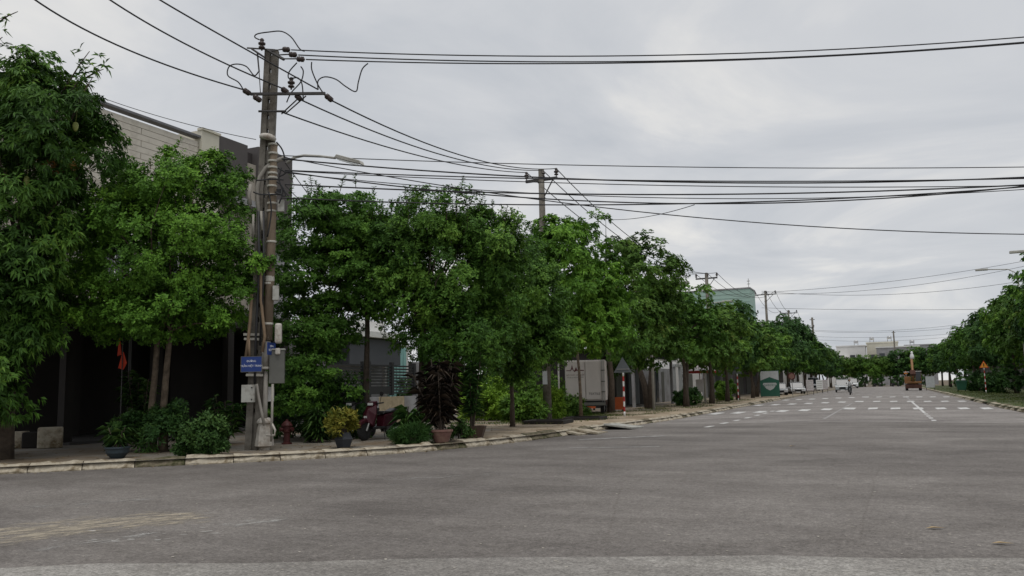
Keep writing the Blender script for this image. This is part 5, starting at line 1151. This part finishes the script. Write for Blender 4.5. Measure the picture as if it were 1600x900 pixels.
# off-frame supports for the wires that leave the picture
for (x, y, h, lab) in [(at(1600, 700).x, 0, 0, None)]: pass
def rod(name, px, y0, y1, Y, label, r=.09):
    a, b = atY(px, y1, Y), atY(px, y0, Y); root = empty(name, (a.x, Y, pz(Y)), label, 'pole')
    MB().tube([(0, 0, 0), (0, 0, b.z-pz(Y))], [r*1.4, r], 8).build('shaft', 'concrete', root, smooth=True)
    MB().box((-.5, -.05, b.z-pz(Y)-.5), (.5, .05, b.z-pz(Y)-.38)).build('crossarm', 'darksteel', root); return root
rod('telecom_mast', 1271, 496, 530, 180, 'thin mast beside the sixth utility pole', .2)
rod('telecom_mast', 1398, 517, 545, 250, 'plain post rising from the far white houses', .18)
# street-lamp heads among the trees
def arm_lamp(px, py, X, dirx, label, ln=2.0):
    p = atX(px, py, X); base = Vector((X + dirx*-ln, p.y, pz(p.y))); root = empty('street_lamp', base, label, 'street lamp'); h = p.z - base.z
    MB().tube([(0, 0, 0), (0, 0, h-.9)], [.09, .06], 8).build('column', 'lampgrey', root, smooth=True)
    MB().tube([(0, 0, h-.9), (dirx*.15, 0, h-.35), (dirx*.6, 0, h-.08), (dirx*(ln-.5), 0, h)], .04, 7).build('arm', 'lampgrey', root, smooth=True)
    MB().box((min(dirx*(ln-.5), dirx*(ln+.35)), -.13, h-.06), (max(dirx*(ln-.5), dirx*(ln+.35)), .13, h+.09)).build('lamp_head', 'lampgrey', root, bevel=.03)
arm_lamp(912, 361, -13.0, 1, 'street lamp head showing in the gaps of the tall open-topped tree', 2.2)
arm_lamp(1068, 442, -11.2, 1, 'street lamp head right of the big olive tree crown', 2.2)
arm_lamp(1138, 471, -11.2, 1, 'street lamp head below the pale green building', 2.2)
arm_lamp(1532, 422, 7.0, -1, 'second street lamp head, left above the right-hand trees', 2.4)
arm_lamp(1588, 394, 7.3, -1, 'street lamp head at the right edge above the trees', 2.4)

# ------------------------------------------------------------------ street furniture
def banded_post(root, h, r=.045, n=9):
    for k in range(n):
        MB().tube([(0, 0, h*k/n), (0, 0, h*(k+1)/n)], r, 10, cap=(k in (0, n-1))).build('band', 'redpaint' if k % 2 else 'white', root, smooth=True)
def tri_sign(px, py, z, hpx, d, back, label, rz=0.0, face='warnyellow'):
    b = at(px, py, z); dep = b.x*-math.sin(YAW) + b.y*math.cos(YAW); h = hpx*dep/1300.0
    root = empty('warning_sign', b, label, 'road sign', rz); banded_post(root, h*.83)
    s = .44; c = h*.90
    t0 = [(-s, -s*.55), (s, -s*.55), (0, s*1.15)]
    m0 = 'signback' if back else 'redpaint'
    pl = MB().prism(t0, -.012, .0, tr(0, -.05, c) @ XZ).build('plate', 'signback', root)
    if not back:
        pl2 = MB().prism(t0, .002, .008, tr(0, -.05, c) @ XZ).build('red_border', 'redpaint', root)
        MB().prism([(x*.80, y*.80) for x, y in t0], .0085, .012, tr(0, -.05, c) @ XZ).build('amber_face', face, root)
        MB().prism([(-.035, -.12), (.035, -.12), (.05, .18), (0, .26), (-.05, .18)], .0125, .016, tr(0, -.05, c) @ XZ).build('symbol', 'black', root)
    else:
        MB().box((-.3, -.075, c-.1), (.3, -.055, c-.06)).build('bracket', 'steel', root)
    return root
tri_sign(976, 651, pz(36)+.01, 84, 0, True, 'bare grey back of triangular sign on red and white banded post near kerb', R(14))
tri_sign(1154, 627, -.01, 52, 0, True, 'small grey triangular sign back on a pale post among far left trees', R(8))
tri_sign(1541, 614, -.01, 47, 0, False, 'larger amber triangular warning sign on striped post, right verge', R(-6))
tri_sign(1417, 604.5, -.01, 24, 0, False, 'smaller distant amber warning sign beyond the green bin', R(-4))
# red hydrant
q = at(448, 694, .14); hy = empty('fire_hydrant', q, 'old dark red fire hydrant right of the lamp base', 'hydrant')
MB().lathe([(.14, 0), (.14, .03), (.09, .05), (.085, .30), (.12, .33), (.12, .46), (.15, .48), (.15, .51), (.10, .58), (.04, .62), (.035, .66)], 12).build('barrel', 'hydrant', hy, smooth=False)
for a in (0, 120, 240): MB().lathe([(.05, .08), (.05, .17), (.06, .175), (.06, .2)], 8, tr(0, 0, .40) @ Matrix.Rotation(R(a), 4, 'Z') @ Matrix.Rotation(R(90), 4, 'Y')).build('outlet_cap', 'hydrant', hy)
# rectangular planter frame near the slim trunk, and a second beyond
for (px, py, L_, lab) in [(857, 663, 1.6, 'dark sunken planter frame on the sandy pavement right of the slim trunk'), (915, 655, 1.6, 'mossy planter frame round the lime tree foot')]:
    q = at(px, py, .10); r_ = empty('planter_frame', (q.x, q.y, pz(q.y)), lab, 'planter', R(6))
    for (a, b, c, d) in [(-.8, .8, -.8, -.68), (-.8, .8, .68, .8), (-.8, -.68, -.675, .675), (.68, .8, -.675, .675)]: MB().box((a, c, -.02), (b, d, .17)).build('edging', 'darkwall', r_, bevel=.01)
    MB().box((-.66, -.66, -.02), (.66, .66, .08)).build('planting_soil', 'soil', r_)
# pale concrete marker posts and gate lamp left of truck
q = at(852, 648, .02)
pass
p = atD(872, 553, 42); r_ = empty('gate_lamp', (p.x, p.y, pz(p.y)), 'thin post topped by a white dome lamp left of the white truck', 'lamp')
MB().tube([(0, 0, 0), (0, 0, p.z-.15)], .045, 8).build('post', 'lampgrey', r_, smooth=True); MB().lathe([(.22, p.z-.2), (.24, p.z-.15), (.20, p.z), (.10, p.z+.12), (.03, p.z+.2)], 14).build('dome', 'white', r_, smooth=True)
# white box truck
tp = atD(916, 640, 45.5)
tk = empty('box_truck', (tp.x, tp.y, pz(tp.y)), 'white box truck with dark peak logo on its rear doors, parked behind trees', 'truck', R(16))
MB().box((-1.1, .06, .75), (1.1, 3.9, 2.95)).build('cargo_box', 'truckwhite', tk, bevel=.03)
for s, nm in ((-1, 'left_door'), (1, 'right_door')):
    x0, x1 = (-1.06, -.02) if s < 0 else (.02, .84)
    d = MB().box((x0, 0, .82), (x1, .055, 2.88)).build('door', 'truckwhite', tk, bevel=.01)
for xx in (.9, 1.0): MB().tube([(xx, -.02, .7), (xx, -.02, 2.92)], .018, 6).build('lock_rod', 'steel', tk)
for zz in (1.2, 1.75, 2.35): MB().box((.86, -.05, zz), (1.06, -.005, zz+.06)).build('hinge', 'boxdark', tk)
lg = MB(); lx = lambda x, z: (-.56 + x, 2.42 + z)
lg.prism([(-1.02, 2.42), (-.80, 2.42), (-.76, 2.50), (-.70, 2.74), (-.64, 2.46), (-.58, 2.40), (-.52, 2.52), (-.48, 2.60), (-.42, 2.44), (-.06, 2.42), (-.06, 2.38), (-.46, 2.38), (-.58, 2.32), (-.70, 2.48), (-.78, 2.38), (-1.02, 2.38)], .001, .006, XZ); lg.build('logo', 'logored', tk)
text_part('lettering', 'NỘI THẤT CAO CẤP', .105, 'logored', tk, tr(-.54, -.002, 2.15) @ Matrix.Rotation(R(90), 4, 'X')); text_part('lettering', 'MOBILE SHOWROOM', .09, 'boxdark', tk, tr(-.54, -.002, 2.02) @ Matrix.Rotation(R(90), 4, 'X'))
text_part('lettering', 'TEXTILE', .17, 'black', tk, tr(.47, -.002, 1.12) @ Matrix.Rotation(R(90), 4, 'X'))
MB().box((-1.0, .1, .45), (1.0, 5.2, .74)).build('chassis', 'black', tk); MB().add([(-.95,4.0,.5),(.95,4.0,.5),(.95,5.6,.5),(-.95,5.6,.5),(-.95,4.0,2.3),(.95,4.0,2.3),(.9,5.1,2.3),(-.9,5.1,2.3),(.95,5.6,1.4),(-.95,5.6,1.4)], [(0,3,2,1),(0,1,5,4),(1,2,8,6,5),(2,3,9,8),(3,0,4,7,9),(4,5,6,7),(6,8,9,7)]).build('cab', 'carwhite', tk)
MB().box((-1.05, -.05, .5), (1.05, .05, .66)).build('bumper', 'boxdark', tk)
for (x, y) in ((-.85, 1.0), (.85, 1.0), (-.85, 4.6), (.85, 4.6)):
    w_ = MB().lathe([(.26, -.11), (.38, -.09), (.38, .09), (.26, .11)], 18, tr(x, y, .38) @ Matrix.Rotation(R(90), 4, 'Y')).build('wheel', 'rubber', tk, smooth=False); MB().lathe([(.2, -.115), (.22, -.12), (.22, .12), (.2, .115)], 12, tr(x, y, .38) @ Matrix.Rotation(R(90), 4, 'Y')).build('rim', 'steel', w_)
# orange bins and pale sack
def crate(px, py, w, h, lab):
    q = at(px, py, pz(42)); r_ = empty('orange_box', (q.x, q.y, pz(q.y)), lab, 'box', R(14))
    MB().add([(-w*.46,-.3,.12),(w*.46,-.3,.12),(w*.46,.3,.12),(-w*.46,.3,.12),(-w/2,-.33,h),(w/2,-.33,h),(w/2,.33,h),(-w/2,.33,h),(-w/2+.05,-.28,h),(w/2-.05,-.28,h),(w/2-.05,.28,h),(-w/2+.05,.28,h),(-w/2+.05,-.28,h-.1),(w/2-.05,-.28,h-.1),(w/2-.05,.28,h-.1),(-w/2+.05,.28,h-.1)],
       [(0,3,2,1),(0,1,5,4),(1,2,6,5),(2,3,7,6),(3,0,4,7),(4,5,9,8),(5,6,10,9),(6,7,11,10),(7,4,8,11),(8,9,13,12),(9,10,14,13),(10,11,15,14),(11,8,12,15),(12,13,14,15)]).build('tub', 'orange', r_)
    for x in (-w*.36, w*.36): MB().box((x-.05, -.25, 0), (x+.05, .25, .118)).build('foot', 'black', r_)
crate(922, 641, .75, .75, 'orange planter tub under the white truck doors'); crate(967, 643, .72, .85, 'orange planter tub just left of the banded sign post')
q = at(918, 645, .0); o = MB(); o.lathe([(.28, 0), (.42, .05), (.45, .2), (.36, .36), (.12, .44)], 9); o = o.build('sack', 'tarp', None, smooth=True); o.location = (q.x, q.y-.6, pz(40)); o.scale = (1.1, .7, .9); tag(o, 'pale yellowish sack slumped in the grass before the orange tub', 'sack')
# green billboard on the left
q = at(1204, 621, -.01); bd = empty('signboard', (q.x, q.y, pz(q.y)), 'green and grey roadside board with white hexagon emblem', 'signboard', R(8))
MB().box((-.95, 0, .12), (.95, .06, 2.75)).build('panel', 'boardgreen', bd)
MB().prism([(-.9, 2.7), (.9, 2.7), (.9, 1.75), (.0, 2.1), (-.9, 1.75)], .002, .006, XZ).build('grey_top', 'boardgrey', bd)
MB().prism([(-.62, 1.5), (.62, 1.5), (.7, 1.35), (.35, .9), (.0, .72), (-.35, .9), (-.7, 1.35)], .002, .008, XZ).build('emblem', 'boardgrey', bd)
text_part('lettering', 'GARDEN', .3, 'boardgreen', bd, tr(0, -.009, 1.25) @ Matrix.Rotation(R(90), 4, 'X'))
for x in (-.85, .85): MB().box((x-.05, .065, 0), (x+.05, .15, 2.8)).build('leg', 'darksteel', bd)
# pale notice boards farther on
for i, (px, py, lab) in enumerate([(1266, 611, 'nearest pale notice board standing on the left pavement'), (1281, 609.5, 'middle, whitest notice board on the left pavement'), (1289, 609, 'farthest pinkish notice board on the left pavement')]):
    Y = (104, 116, 122)[i]; p = atY(px, py, Y); r_ = empty('notice_board', (p.x, Y, pz(Y)), lab, 'notice board', R(6))
    MB().box((-.4, 0, .5), (.4, .05, 1.75)).build('panel', 'boardpale' if i != 1 else 'white', r_)
    for k in range(4): MB().box((-.3, -.004, 1.5-.25*k), (.3, -.001, 1.57-.25*k)).build('text_line', 'boxgrey', r_)
    for x in (-.35, .35): MB().box((x-.03, .052, 0), (x+.03, .1, 1.75)).build('leg', 'darksteel', r_)
p = atY(1237, 590, 100); r_ = empty('round_sign', (p.x, 100, pz(100)), 'reddish round sign in the shade of the left trees', 'road sign'); MB().tube([(0, .05, 0), (0, .05, 2.3)], .04, 8).build('post', 'steel', r_); MB().lathe([(.42, -.02), (.42, .02)], 20, tr(0, 0, 2.2) @ Matrix.Rotation(R(90), 4, 'X')).build('disc', 'hydrant', r_); MB().lathe([(.3, .021), (.3, .026)], 20, tr(0, 0, 2.2) @ Matrix.Rotation(R(90), 4, 'X')).build('face', 'pink', r_)
p = at(1125, 624, -.01); r_ = empty('roadside_stall', (-13.9, 68, pz(68)), 'small stall with red striped parasol roof behind the far trunks', 'stall')
MB().tube([(0, 0, 0), (0, 0, 2.9)], .04, 8).build('pole', 'lampgrey', r_); MB().lathe([(1.3, 2.55), (1.3, 2.6), (.6, 2.95), (.05, 3.1)], 10).build('canopy', 'boardpale', r_); MB().lathe([(1.32, 2.4), (1.34, 2.56), (1.3, 2.57)], 10).build('valance', 'redpaint', r_); MB().box((-.3, -.2, 0.9), (.3, .2, 1.9)).build('sign_panel', 'white', r_)
# green wheeled bin, right
q = at(1503, 612, -.01); r_ = empty('wheeled_bin', (q.x, q.y, pz(q.y)), 'dark green wheeled bin heaped with pale rubbish on the right verge', 'bin')
MB().add([(-.42,-.32,.2),(.42,-.32,.2),(.42,.32,.2),(-.42,.32,.2),(-.58,-.42,1.2),(.58,-.42,1.2),(.58,.42,1.2),(-.58,.42,1.2)], [(0,3,2,1),(4,5,6,7),(0,1,5,4),(1,2,6,5),(2,3,7,6),(3,0,4,7)]).build('body', 'bingreen', r_, bevel=.02)
MB().box((-.62, -.46, 1.15), (.62, -.425, 1.25)).build('rim', 'bingreen', r_)
for x in (-.38, .38): MB().lathe([(.1, -.04), (.12, -.02), (.12, .02), (.1, .04)], 12, tr(x, 0, .12) @ Matrix.Rotation(R(90), 4, 'Y')).build('wheel', 'rubber', r_)
for (x, s) in ((-.3, .2), (.25, .28)):
    b_ = MB().lathe([(.05, 0), (.9*s, .1), (s, .5*s), (.6*s, s), (.1*s, 1.2*s)], 7, tr(x, 0, 1.2)).build('rubbish_bag', 'boardgrey', r_, smooth=True)
q = atY(1453, 592, 128); r_ = empty('notice_board', (q.x, 128, pz(128)), 'grey board beside the excavator on the right verge', 'notice board'); MB().box((-.55, 0, .4), (.55, .06, 1.9)).build('panel', 'boardgrey', r_)
for x in (-.5, .5): MB().box((x-.04, .062, 0), (x+.04, .12, 1.9)).build('leg', 'darksteel', r_)

# ------------------------------------------------------------------ vehicles
def wheel(parent, T_, r, w, rimm='steel'):
    ty = MB().lathe([(r*.62, -w/2), (r*.9, -w/2), (r, -w*.3), (r, w*.3), (r*.9, w/2), (r*.62, w/2)], 22, T_).build('wheel', 'rubber', parent, smooth=True)
    mb = MB().lathe([(r*.12, -w*.42), (r*.62, -w*.35), (r*.62, w*.35), (r*.12, w*.42)], 14, T_); mb.build('rim', rimm, ty); return ty
RY = Matrix.Rotation(R(90), 4, 'Y')
def scooter(name, loc, rz, label, bodym, group=None):
    # faces -y; y from -.62 (front axle) to .62
    root = empty(name, loc, label, 'scooter', rz, group)
    wheel(root, tr(0, -.64, .27) @ RY, .27, .1); wheel(root, tr(0, .58, .27) @ RY, .27, .12)
    MB().tube([(.0, -.30, .95), (0, -.42, .62), (0, -.52, .50)], .035, 8).build('steering_stem', 'black', root)
    for x in (-.085, .085): MB().tube([(x, -.50, .55), (x, -.64, .27)], .025, 7).build('fork', 'steel', root)
    MB().prism([(-.93, .36), (-.86, .52), (-.66, .60), (-.46, .54), (-.44, .44), (-.62, .50), (-.80, .45), (-.88, .34)], -.075, .075, YZ).build('front_fender', bodym, root, bevel=.02)
    MB().add([(-.19,-.50,.42),(.19,-.50,.42),(.24,-.42,.70),(-.24,-.42,.70),(-.17,-.30,.98),(.17,-.30,.98),(.0,-.64,.58),(.0,-.50,.86),(-.17,-.40,.36),(.17,-.40,.36),(-.2,-.32,.7),(.2,-.32,.7),(-.14,-.24,.95),(.14,-.24,.95)],
        [(0,6,7,3),(1,2,7,6),(3,7,4),(2,5,7),(4,7,5),(0,8,9,1),(0,1,6),(8,0,3,10),(10,3,4,12),(9,11,2,1),(11,13,5,2),(12,4,5,13),(8,10,11,9),(10,12,13,11)]).build('leg_shield', bodym, root, bevel=.015)
    MB().box((-.15, -.42, .30), (.15, .12, .37)).build('floorboard', 'black', root, bevel=.02)
    MB().add([(-.13,.02,.32),(.13,.02,.32),(.16,.10,.70),(-.16,.10,.70),(-.14,.80,.55),(.14,.80,.55),(.13,.92,.80),(-.13,.92,.80),(-.16,.45,.40),(.16,.45,.40),(-.17,.5,.74),(.17,.5,.74)],
        [(0,1,2,3),(3,2,11,10),(10,11,6,7),(4,5,9,8),(8,9,1,0),(5,4,7,6),(0,3,10,8),(8,10,7,4),(1,9,11,2),(9,5,6,11)]).build('rear_body', bodym, root, bevel=.03)
    MB().prism([(.04, .71), (.10, .80), (.40, .79), (.62, .86), (.90, .87), (.92, .80), (.5, .74)], -.14, .14, YZ).build('seat', 'black', root, bevel=.03)
    MB().box((-.10, .20, .2), (.12, .60, .38)).build('engine', 'darksteel', root, bevel=.02)
    MB().tube([(.17, .30, .25), (.18, .7, .30), (.18, .95, .36)], [.03, .05, .05], 8).build('exhaust', 'steel', root, smooth=True)
    hb = MB().tube([(-.34, -.20, 1.04), (-.2, -.27, 1.02), (.2, -.27, 1.02), (.34, -.20, 1.04)], .02, 7).build('handlebar', 'black', root)
    for x in (-.25, .25):
        MB().tube([(x, -.26, 1.03), (x*1.25, -.27, 1.25)], .008, 5).build('mirror_stalk', 'black', hb)
        MB().lathe([(.01, -.012), (.065, -.008), (.065, .008), (.01, .012)], 10, tr(x*1.28, -.27, 1.29) @ Matrix.Rotation(R(90), 4, 'X')).build('mirror', 'black', hb)
    MB().add([(-.13,-.36,.94),(.13,-.36,.94),(.11,-.38,1.07),(-.11,-.38,1.07),(-.15,-.2,.95),(.15,-.2,.95),(.12,-.2,1.09),(-.12,-.2,1.09)], [(0,1,2,3),(4,7,6,5),(0,4,5,1),(1,5,6,2),(2,6,7,3),(3,7,4,0)]).build('headlamp_cowl', bodym, root, bevel=.02)
    MB().box((-.09, -.395, .97), (.09, -.372, 1.04)).build('headlamp', 'lens', root)
    MB().box((-.05, -.60, .62), (.05, -.585, .68)).build('front_light', 'lens', root)
    MB().box((-.09, .925, .72), (.09, .945, .78)).build('tail_light', 'redpaint', root)
    MB().tube([(.1, .1, .3), (.22, .0, .02)], .014, 5).build('side_stand', 'darksteel', root)
    return root
q = at(572, 689, .14); qa = at(603, 683, .14)
sc1 = scooter('parked_scooter', (q.x-.05, q.y+.72, .14), R(-6), 'dark red scooter parked on the pavement behind the faceted pot', 'red')
sc2 = scooter('parked_scooter', (q.x-.95, q.y+.95, .14), R(-4), 'black scooter parked to the left of the dark red one', 'black')

def person(name, loc, rz, label, joints, edges, mat_body, head, parts):
    pass
# rider on a scooter coming up the street
q = at(1328.5, 614, -.03); rider_y = 101.0; q = Vector((q.x*rider_y/q.y, rider_y, 0)); gzr = gz(q.x, q.y)
sc3 = scooter('moving_scooter', (q.x, q.y, gzr+.01), R(0), 'dark scooter ridden towards the viewer in the middle of the street', 'black')
def skinned(name, verts, edges, rads, m, parent=None, root=0, sub=2):
    me = bpy.data.meshes.new(name); me.from_pydata(verts, edges, []); me.update(); o = bpy.data.objects.new(name, me); COL.objects.link(o)
    sk = o.modifiers.new('skin', 'SKIN'); me.skin_vertices.new() if hasattr(me.skin_vertices, 'new') and not me.skin_vertices else None
    if not me.skin_vertices: 
        bpy.context.view_layer.objects.active = o
    for i, r_ in enumerate(rads):
        me.skin_vertices[0].data[i].radius = (r_, r_)
    me.skin_vertices[0].data[root].use_root = True
    s = o.modifiers.new('sub', 'SUBSURF'); s.levels = sub; s.render_levels = sub
    me.materials.append(M[m]); 
    if parent: o.parent = parent
    return o
def rider(loc, rz, label, bodym, helm):
    root = empty('person', loc, label, 'person', rz)
    V = [(0,.22,.90),(0,.18,1.08),(0,.12,1.28),(0,.08,1.42),(0,.07,1.50),(0,.05,1.62),     # pelvis..head
         (-.17,.09,1.38),(-.26,-.02,1.18),(-.30,-.20,1.06),(.17,.09,1.38),(.26,-.02,1.18),(.30,-.20,1.06),
         (-.10,.18,.86),(-.16,-.16,.82),(-.13,-.18,.44),(-.13,-.28,.40),(.10,.18,.86),(.16,-.16,.82),(.13,-.18,.44),(.13,-.28,.40)]
    E_ = [(0,1),(1,2),(2,3),(3,4),(4,5),(3,6),(6,7),(7,8),(3,9),(9,10),(10,11),(0,12),(12,13),(13,14),(14,15),(0,16),(16,17),(17,18),(18,19)]
    Rr = [.15,.15,.17,.13,.06,.10,.08,.06,.04,.08,.06,.04,.10,.075,.055,.05,.10,.075,.055,.05]
    me = bpy.data.meshes.new('body'); me.from_pydata(V, E_, []); me.update(); o = bpy.data.objects.new('body', me); COL.objects.link(o); o.parent = root
    o.modifiers.new('skin', 'SKIN')
    lay = me.skin_vertices[0] if me.skin_vertices else None
    if lay:
        for i, r_ in enumerate(Rr): lay.data[i].radius = (r_, r_)
        lay.data[0].use_root = True
    s = o.modifiers.new('sub', 'SUBSURF'); s.levels = 2; s.render_levels = 2
    me.materials.append(M[bodym])
    MB().lathe([(.105, -.02), (.125, .02), (.13, .08), (.10, .16), (.05, .20), (.01, .21)], 14, tr(0, .06, 1.60)).build('helmet', helm, root, smooth=True)
    f_ = MB().lathe([(.02, -.12), (.075, -.09), (.092, -.02), (.092, .03), (.06, .06)], 12, tr(0, -.015, 1.60) @ Matrix.Scale(1.0, 4)).build('face', 'skin', root, smooth=True)
    MB().box((-.012, -.125, 1.56), (.012, -.10, 1.60)).build('nose', 'skin', f_)
    for x in (-.035, .035): MB().box((x-.012, -.112, 1.612), (x+.012, -.102, 1.624)).build('eye', 'black', f_)
    for s_ in (-1, 1):
        hnd = MB(); hnd.box((s_*.30-.04, -.26, 1.02), (s_*.30+.04, -.19, 1.07))
        for k in range(4): hnd.tube([(s_*.30-.03+.02*k, -.25, 1.07), (s_*.30-.03+.02*k, -.285, 1.05), (s_*.30-.03+.02*k, -.28, 1.01)], .0095, 5)
        hnd.tube([(s_*.30-s_*.04, -.22, 1.04), (s_*.30-s_*.06, -.25, 1.03), (s_*.30-s_*.05, -.275, 1.02)], .01, 5)
        hnd.build('hand', 'skin', root)
    return root
rider((q.x, q.y, gzr+.01), 0, 'rider in a loose white jacket and dark helmet seated on the moving scooter', 'jacket', 'boxdark')

def car(name, loc, rz, label, cat, L, Wd, H, body, bed=False, nose=.27):
    root = empty(name, loc, label, cat, rz); w = Wd/2; hb = H*.52
    low = [(-L/2, .35), (-L/2, hb*.82), (-L/2+.12, hb*.95), (-L/2+L*nose, hb*1.02), (L/2-.1, hb*1.04), (L/2, hb*.9), (L/2, .35)]
    MB().prism(low, -w, w, YZ).build('body', body, root, bevel=.06)
    ce = L/2 - (L*.36 if bed else .25)
    cab = [(-L/2+L*nose-.05, hb*1.0), (-L/2+L*nose+.55, H*.97), (-L/2+L*nose+.8, H), (ce-.45, H), (ce-.15, H*.94), (ce, hb*1.0)]
    MB().prism(cab, -w*.86, w*.86, YZ).build('cabin', 'glass', root, bevel=.04)
    MB().box((-w*.80, -L/2+L*nose+.72, H-.02), (w*.80, ce-.42, H+.025)).build('roof', body, root, bevel=.02)
    for s in (-1, 1):
        for y in (-L/2+L*.18, L/2-L*.2): wheel(root, tr(s*(w-.1), y, .34) @ RY, .34, .22)
        h_ = MB().box((s*w*.62-.18, -L/2-.02, hb*.72), (s*w*.62+.18, -L/2+.03, hb*.86)).build('headlight', 'lens', root)
        MB().box((s*(w+.02)-.09, -L/2+L*nose+.35, hb*1.05), (s*(w+.02)+.09, -L/2+L*nose+.5, hb*1.2)).build('mirror', body, root)
    MB().box((-w*.45, -L/2-.03, hb*.48), (w*.45, -L/2+.02, hb*.78)).build('grille', 'black', root)
    MB().box((-w*.96, -L/2-.06, .30), (w*.96, -L/2+.04, hb*.40)).build('bumper', 'black', root, bevel=.03)
    MB().box((-.26, -L/2-.075, hb*.28), (.26, -L/2-.062, hb*.4)).build('number_plate', 'white', root)
    return root
p = atY(1314, 610.5, 128); car('pickup_truck', (p.x+.1, 130.5, gz(p.x, 128)+.005), R(3), 'silver pickup facing the viewer left of the rider', 'pickup', 5.2, 1.9, 1.85, 'pickup', True)
p = atY(1253, 606, 112); car('parked_car', (p.x-.9, 114, pz(112)), R(12), 'white car parked under the left trees behind the notice boards', 'car', 4.4, 1.8, 1.5, 'carwhite')
p = atY(1236, 608, 100); car('parked_car', (p.x-1.8, 105, pz(102)), R(10), 'white car half hidden by a trunk just right of the green board', 'car', 3.6, 1.6, 1.45, 'carwhite')
p = atY(1349, 600, 196); car('parked_van', (-7.2, 200, gz(-7.2, 196)+.005), R(5), 'white van parked at the far end of the street right of the rider', 'van', 4.8, 1.9, 2.1, 'carwhite', False, .16)
p = atY(1303, 604, 140); car('parked_van', (-11.6, 150, pz(150)), R(5), 'pale van partly behind the silver pickup on the left pavement', 'van', 4.8, 1.9, 2.2, 'carwhite', False, .16)

# excavator
p = atY(1427.5, 607.5, 138); ex = empty('excavator', (p.x, 138, gz(p.x, 138)+.01), 'yellow wheeled excavator with raised boom at the right of the street', 'excavator')
for s in (-1, 1):
    for y in (-1.1, 1.1): wheel(ex, tr(s*1.0, y, .5) @ RY, .5, .4, 'excyellow')
MB().box((-.6, -1.7, .45), (.6, 1.7, .95)).build('chassis', 'excdark', ex, bevel=.05)
MB().box((-1.2, -1.75, .35), (1.2, -1.62, .95)).build('dozer_blade', 'excdark', ex)
MB().lathe([(.7, .95), (.7, 1.1)], 20).build('slew_ring', 'excdark', ex)
MB().box((-1.25, -.9, 1.1), (1.25, 1.9, 1.45)).build('upper_frame', 'excyellow', ex, bevel=.05)
MB().box((-1.25, -.7, 1.453), (-.3, 1.9, 2.2)).build('engine_cover', 'excyellow', ex, bevel=.06)
cb = MB().box((.35, -.85, 1.453), (1.25, .6, 2.95)).build('cab', 'glass', ex, bevel=.04)
for (x, y) in ((.35, -.85), (1.19, -.85), (.35, .54), (1.19, .54)): MB().box((x, y, 1.46), (x+.06, y+.06, 2.97)).build('pillar', 'excyellow', cb)
MB().box((.3, -.95, 2.975), (1.3, .7, 3.08)).build('roof', 'white', cb)
MB().box((-1.3, -.6, 2.9), (-.45, .4, 3.0)).build('canopy', 'white', ex); MB().tube([(-.9, 0, 2.2), (-.9, 0, 2.9)], .04, 6).build('canopy_post', 'steel', ex)
MB().prism([(-.7, 1.3), (-1.5, 2.2), (-1.9, 3.6), (-1.6, 4.9), (-1.3, 4.9), (-1.45, 3.6), (-1.1, 2.4), (-.3, 1.5)], -.2, .2, YZ).build('boom', 'excyellow', ex, bevel=.03)
MB().prism([(-1.7, 5.0), (-1.3, 5.1), (-2.7, 3.0), (-2.9, 3.1)], -.14, .14, YZ).build('dipper_arm', 'excyellow', ex, bevel=.02)
MB().tube([(.0, -1.0, 1.7), (0, -1.75, 3.0)], .07, 8).build('boom_cylinder', 'chrome', ex)
MB().tube([(.25, -1.5, 5.0), (.25, -1.3, 5.9)], .05, 6).build('beacon_stem', 'white', ex)
MB().prism([(-3.1, 3.2), (-2.6, 3.1), (-2.5, 2.6), (-2.9, 2.3), (-3.3, 2.6)], -.4, .4, YZ).build('bucket', 'excdark', ex)
MB().lathe([(.1, 0), (.28, .1), (.34, .4), (.24, .75), (.16, .95), (.2, 1.1), (.08, 1.3)], 8, tr(.1, -1.5, 4.9)).build('wrapped_load', 'white', ex, smooth=True)

ex.scale = (.9, .9, .93)
# a few parked motorbikes and stools as dark clutter at the far end
for i, (x, y, lab) in enumerate([(-2.5, 221, 'left of the three motorbikes parked across the far street end'), (1.5, 222, 'middle one of the motorbikes parked across the far street end'), (4.4, 221, 'right of the three motorbikes parked across the far street end')]):
    o = copy_tree(sc2); o.location = (x, y, gz(x, y)); o.rotation_euler = (0, 0, R(70+30*i)); tag(o, lab, 'scooter')
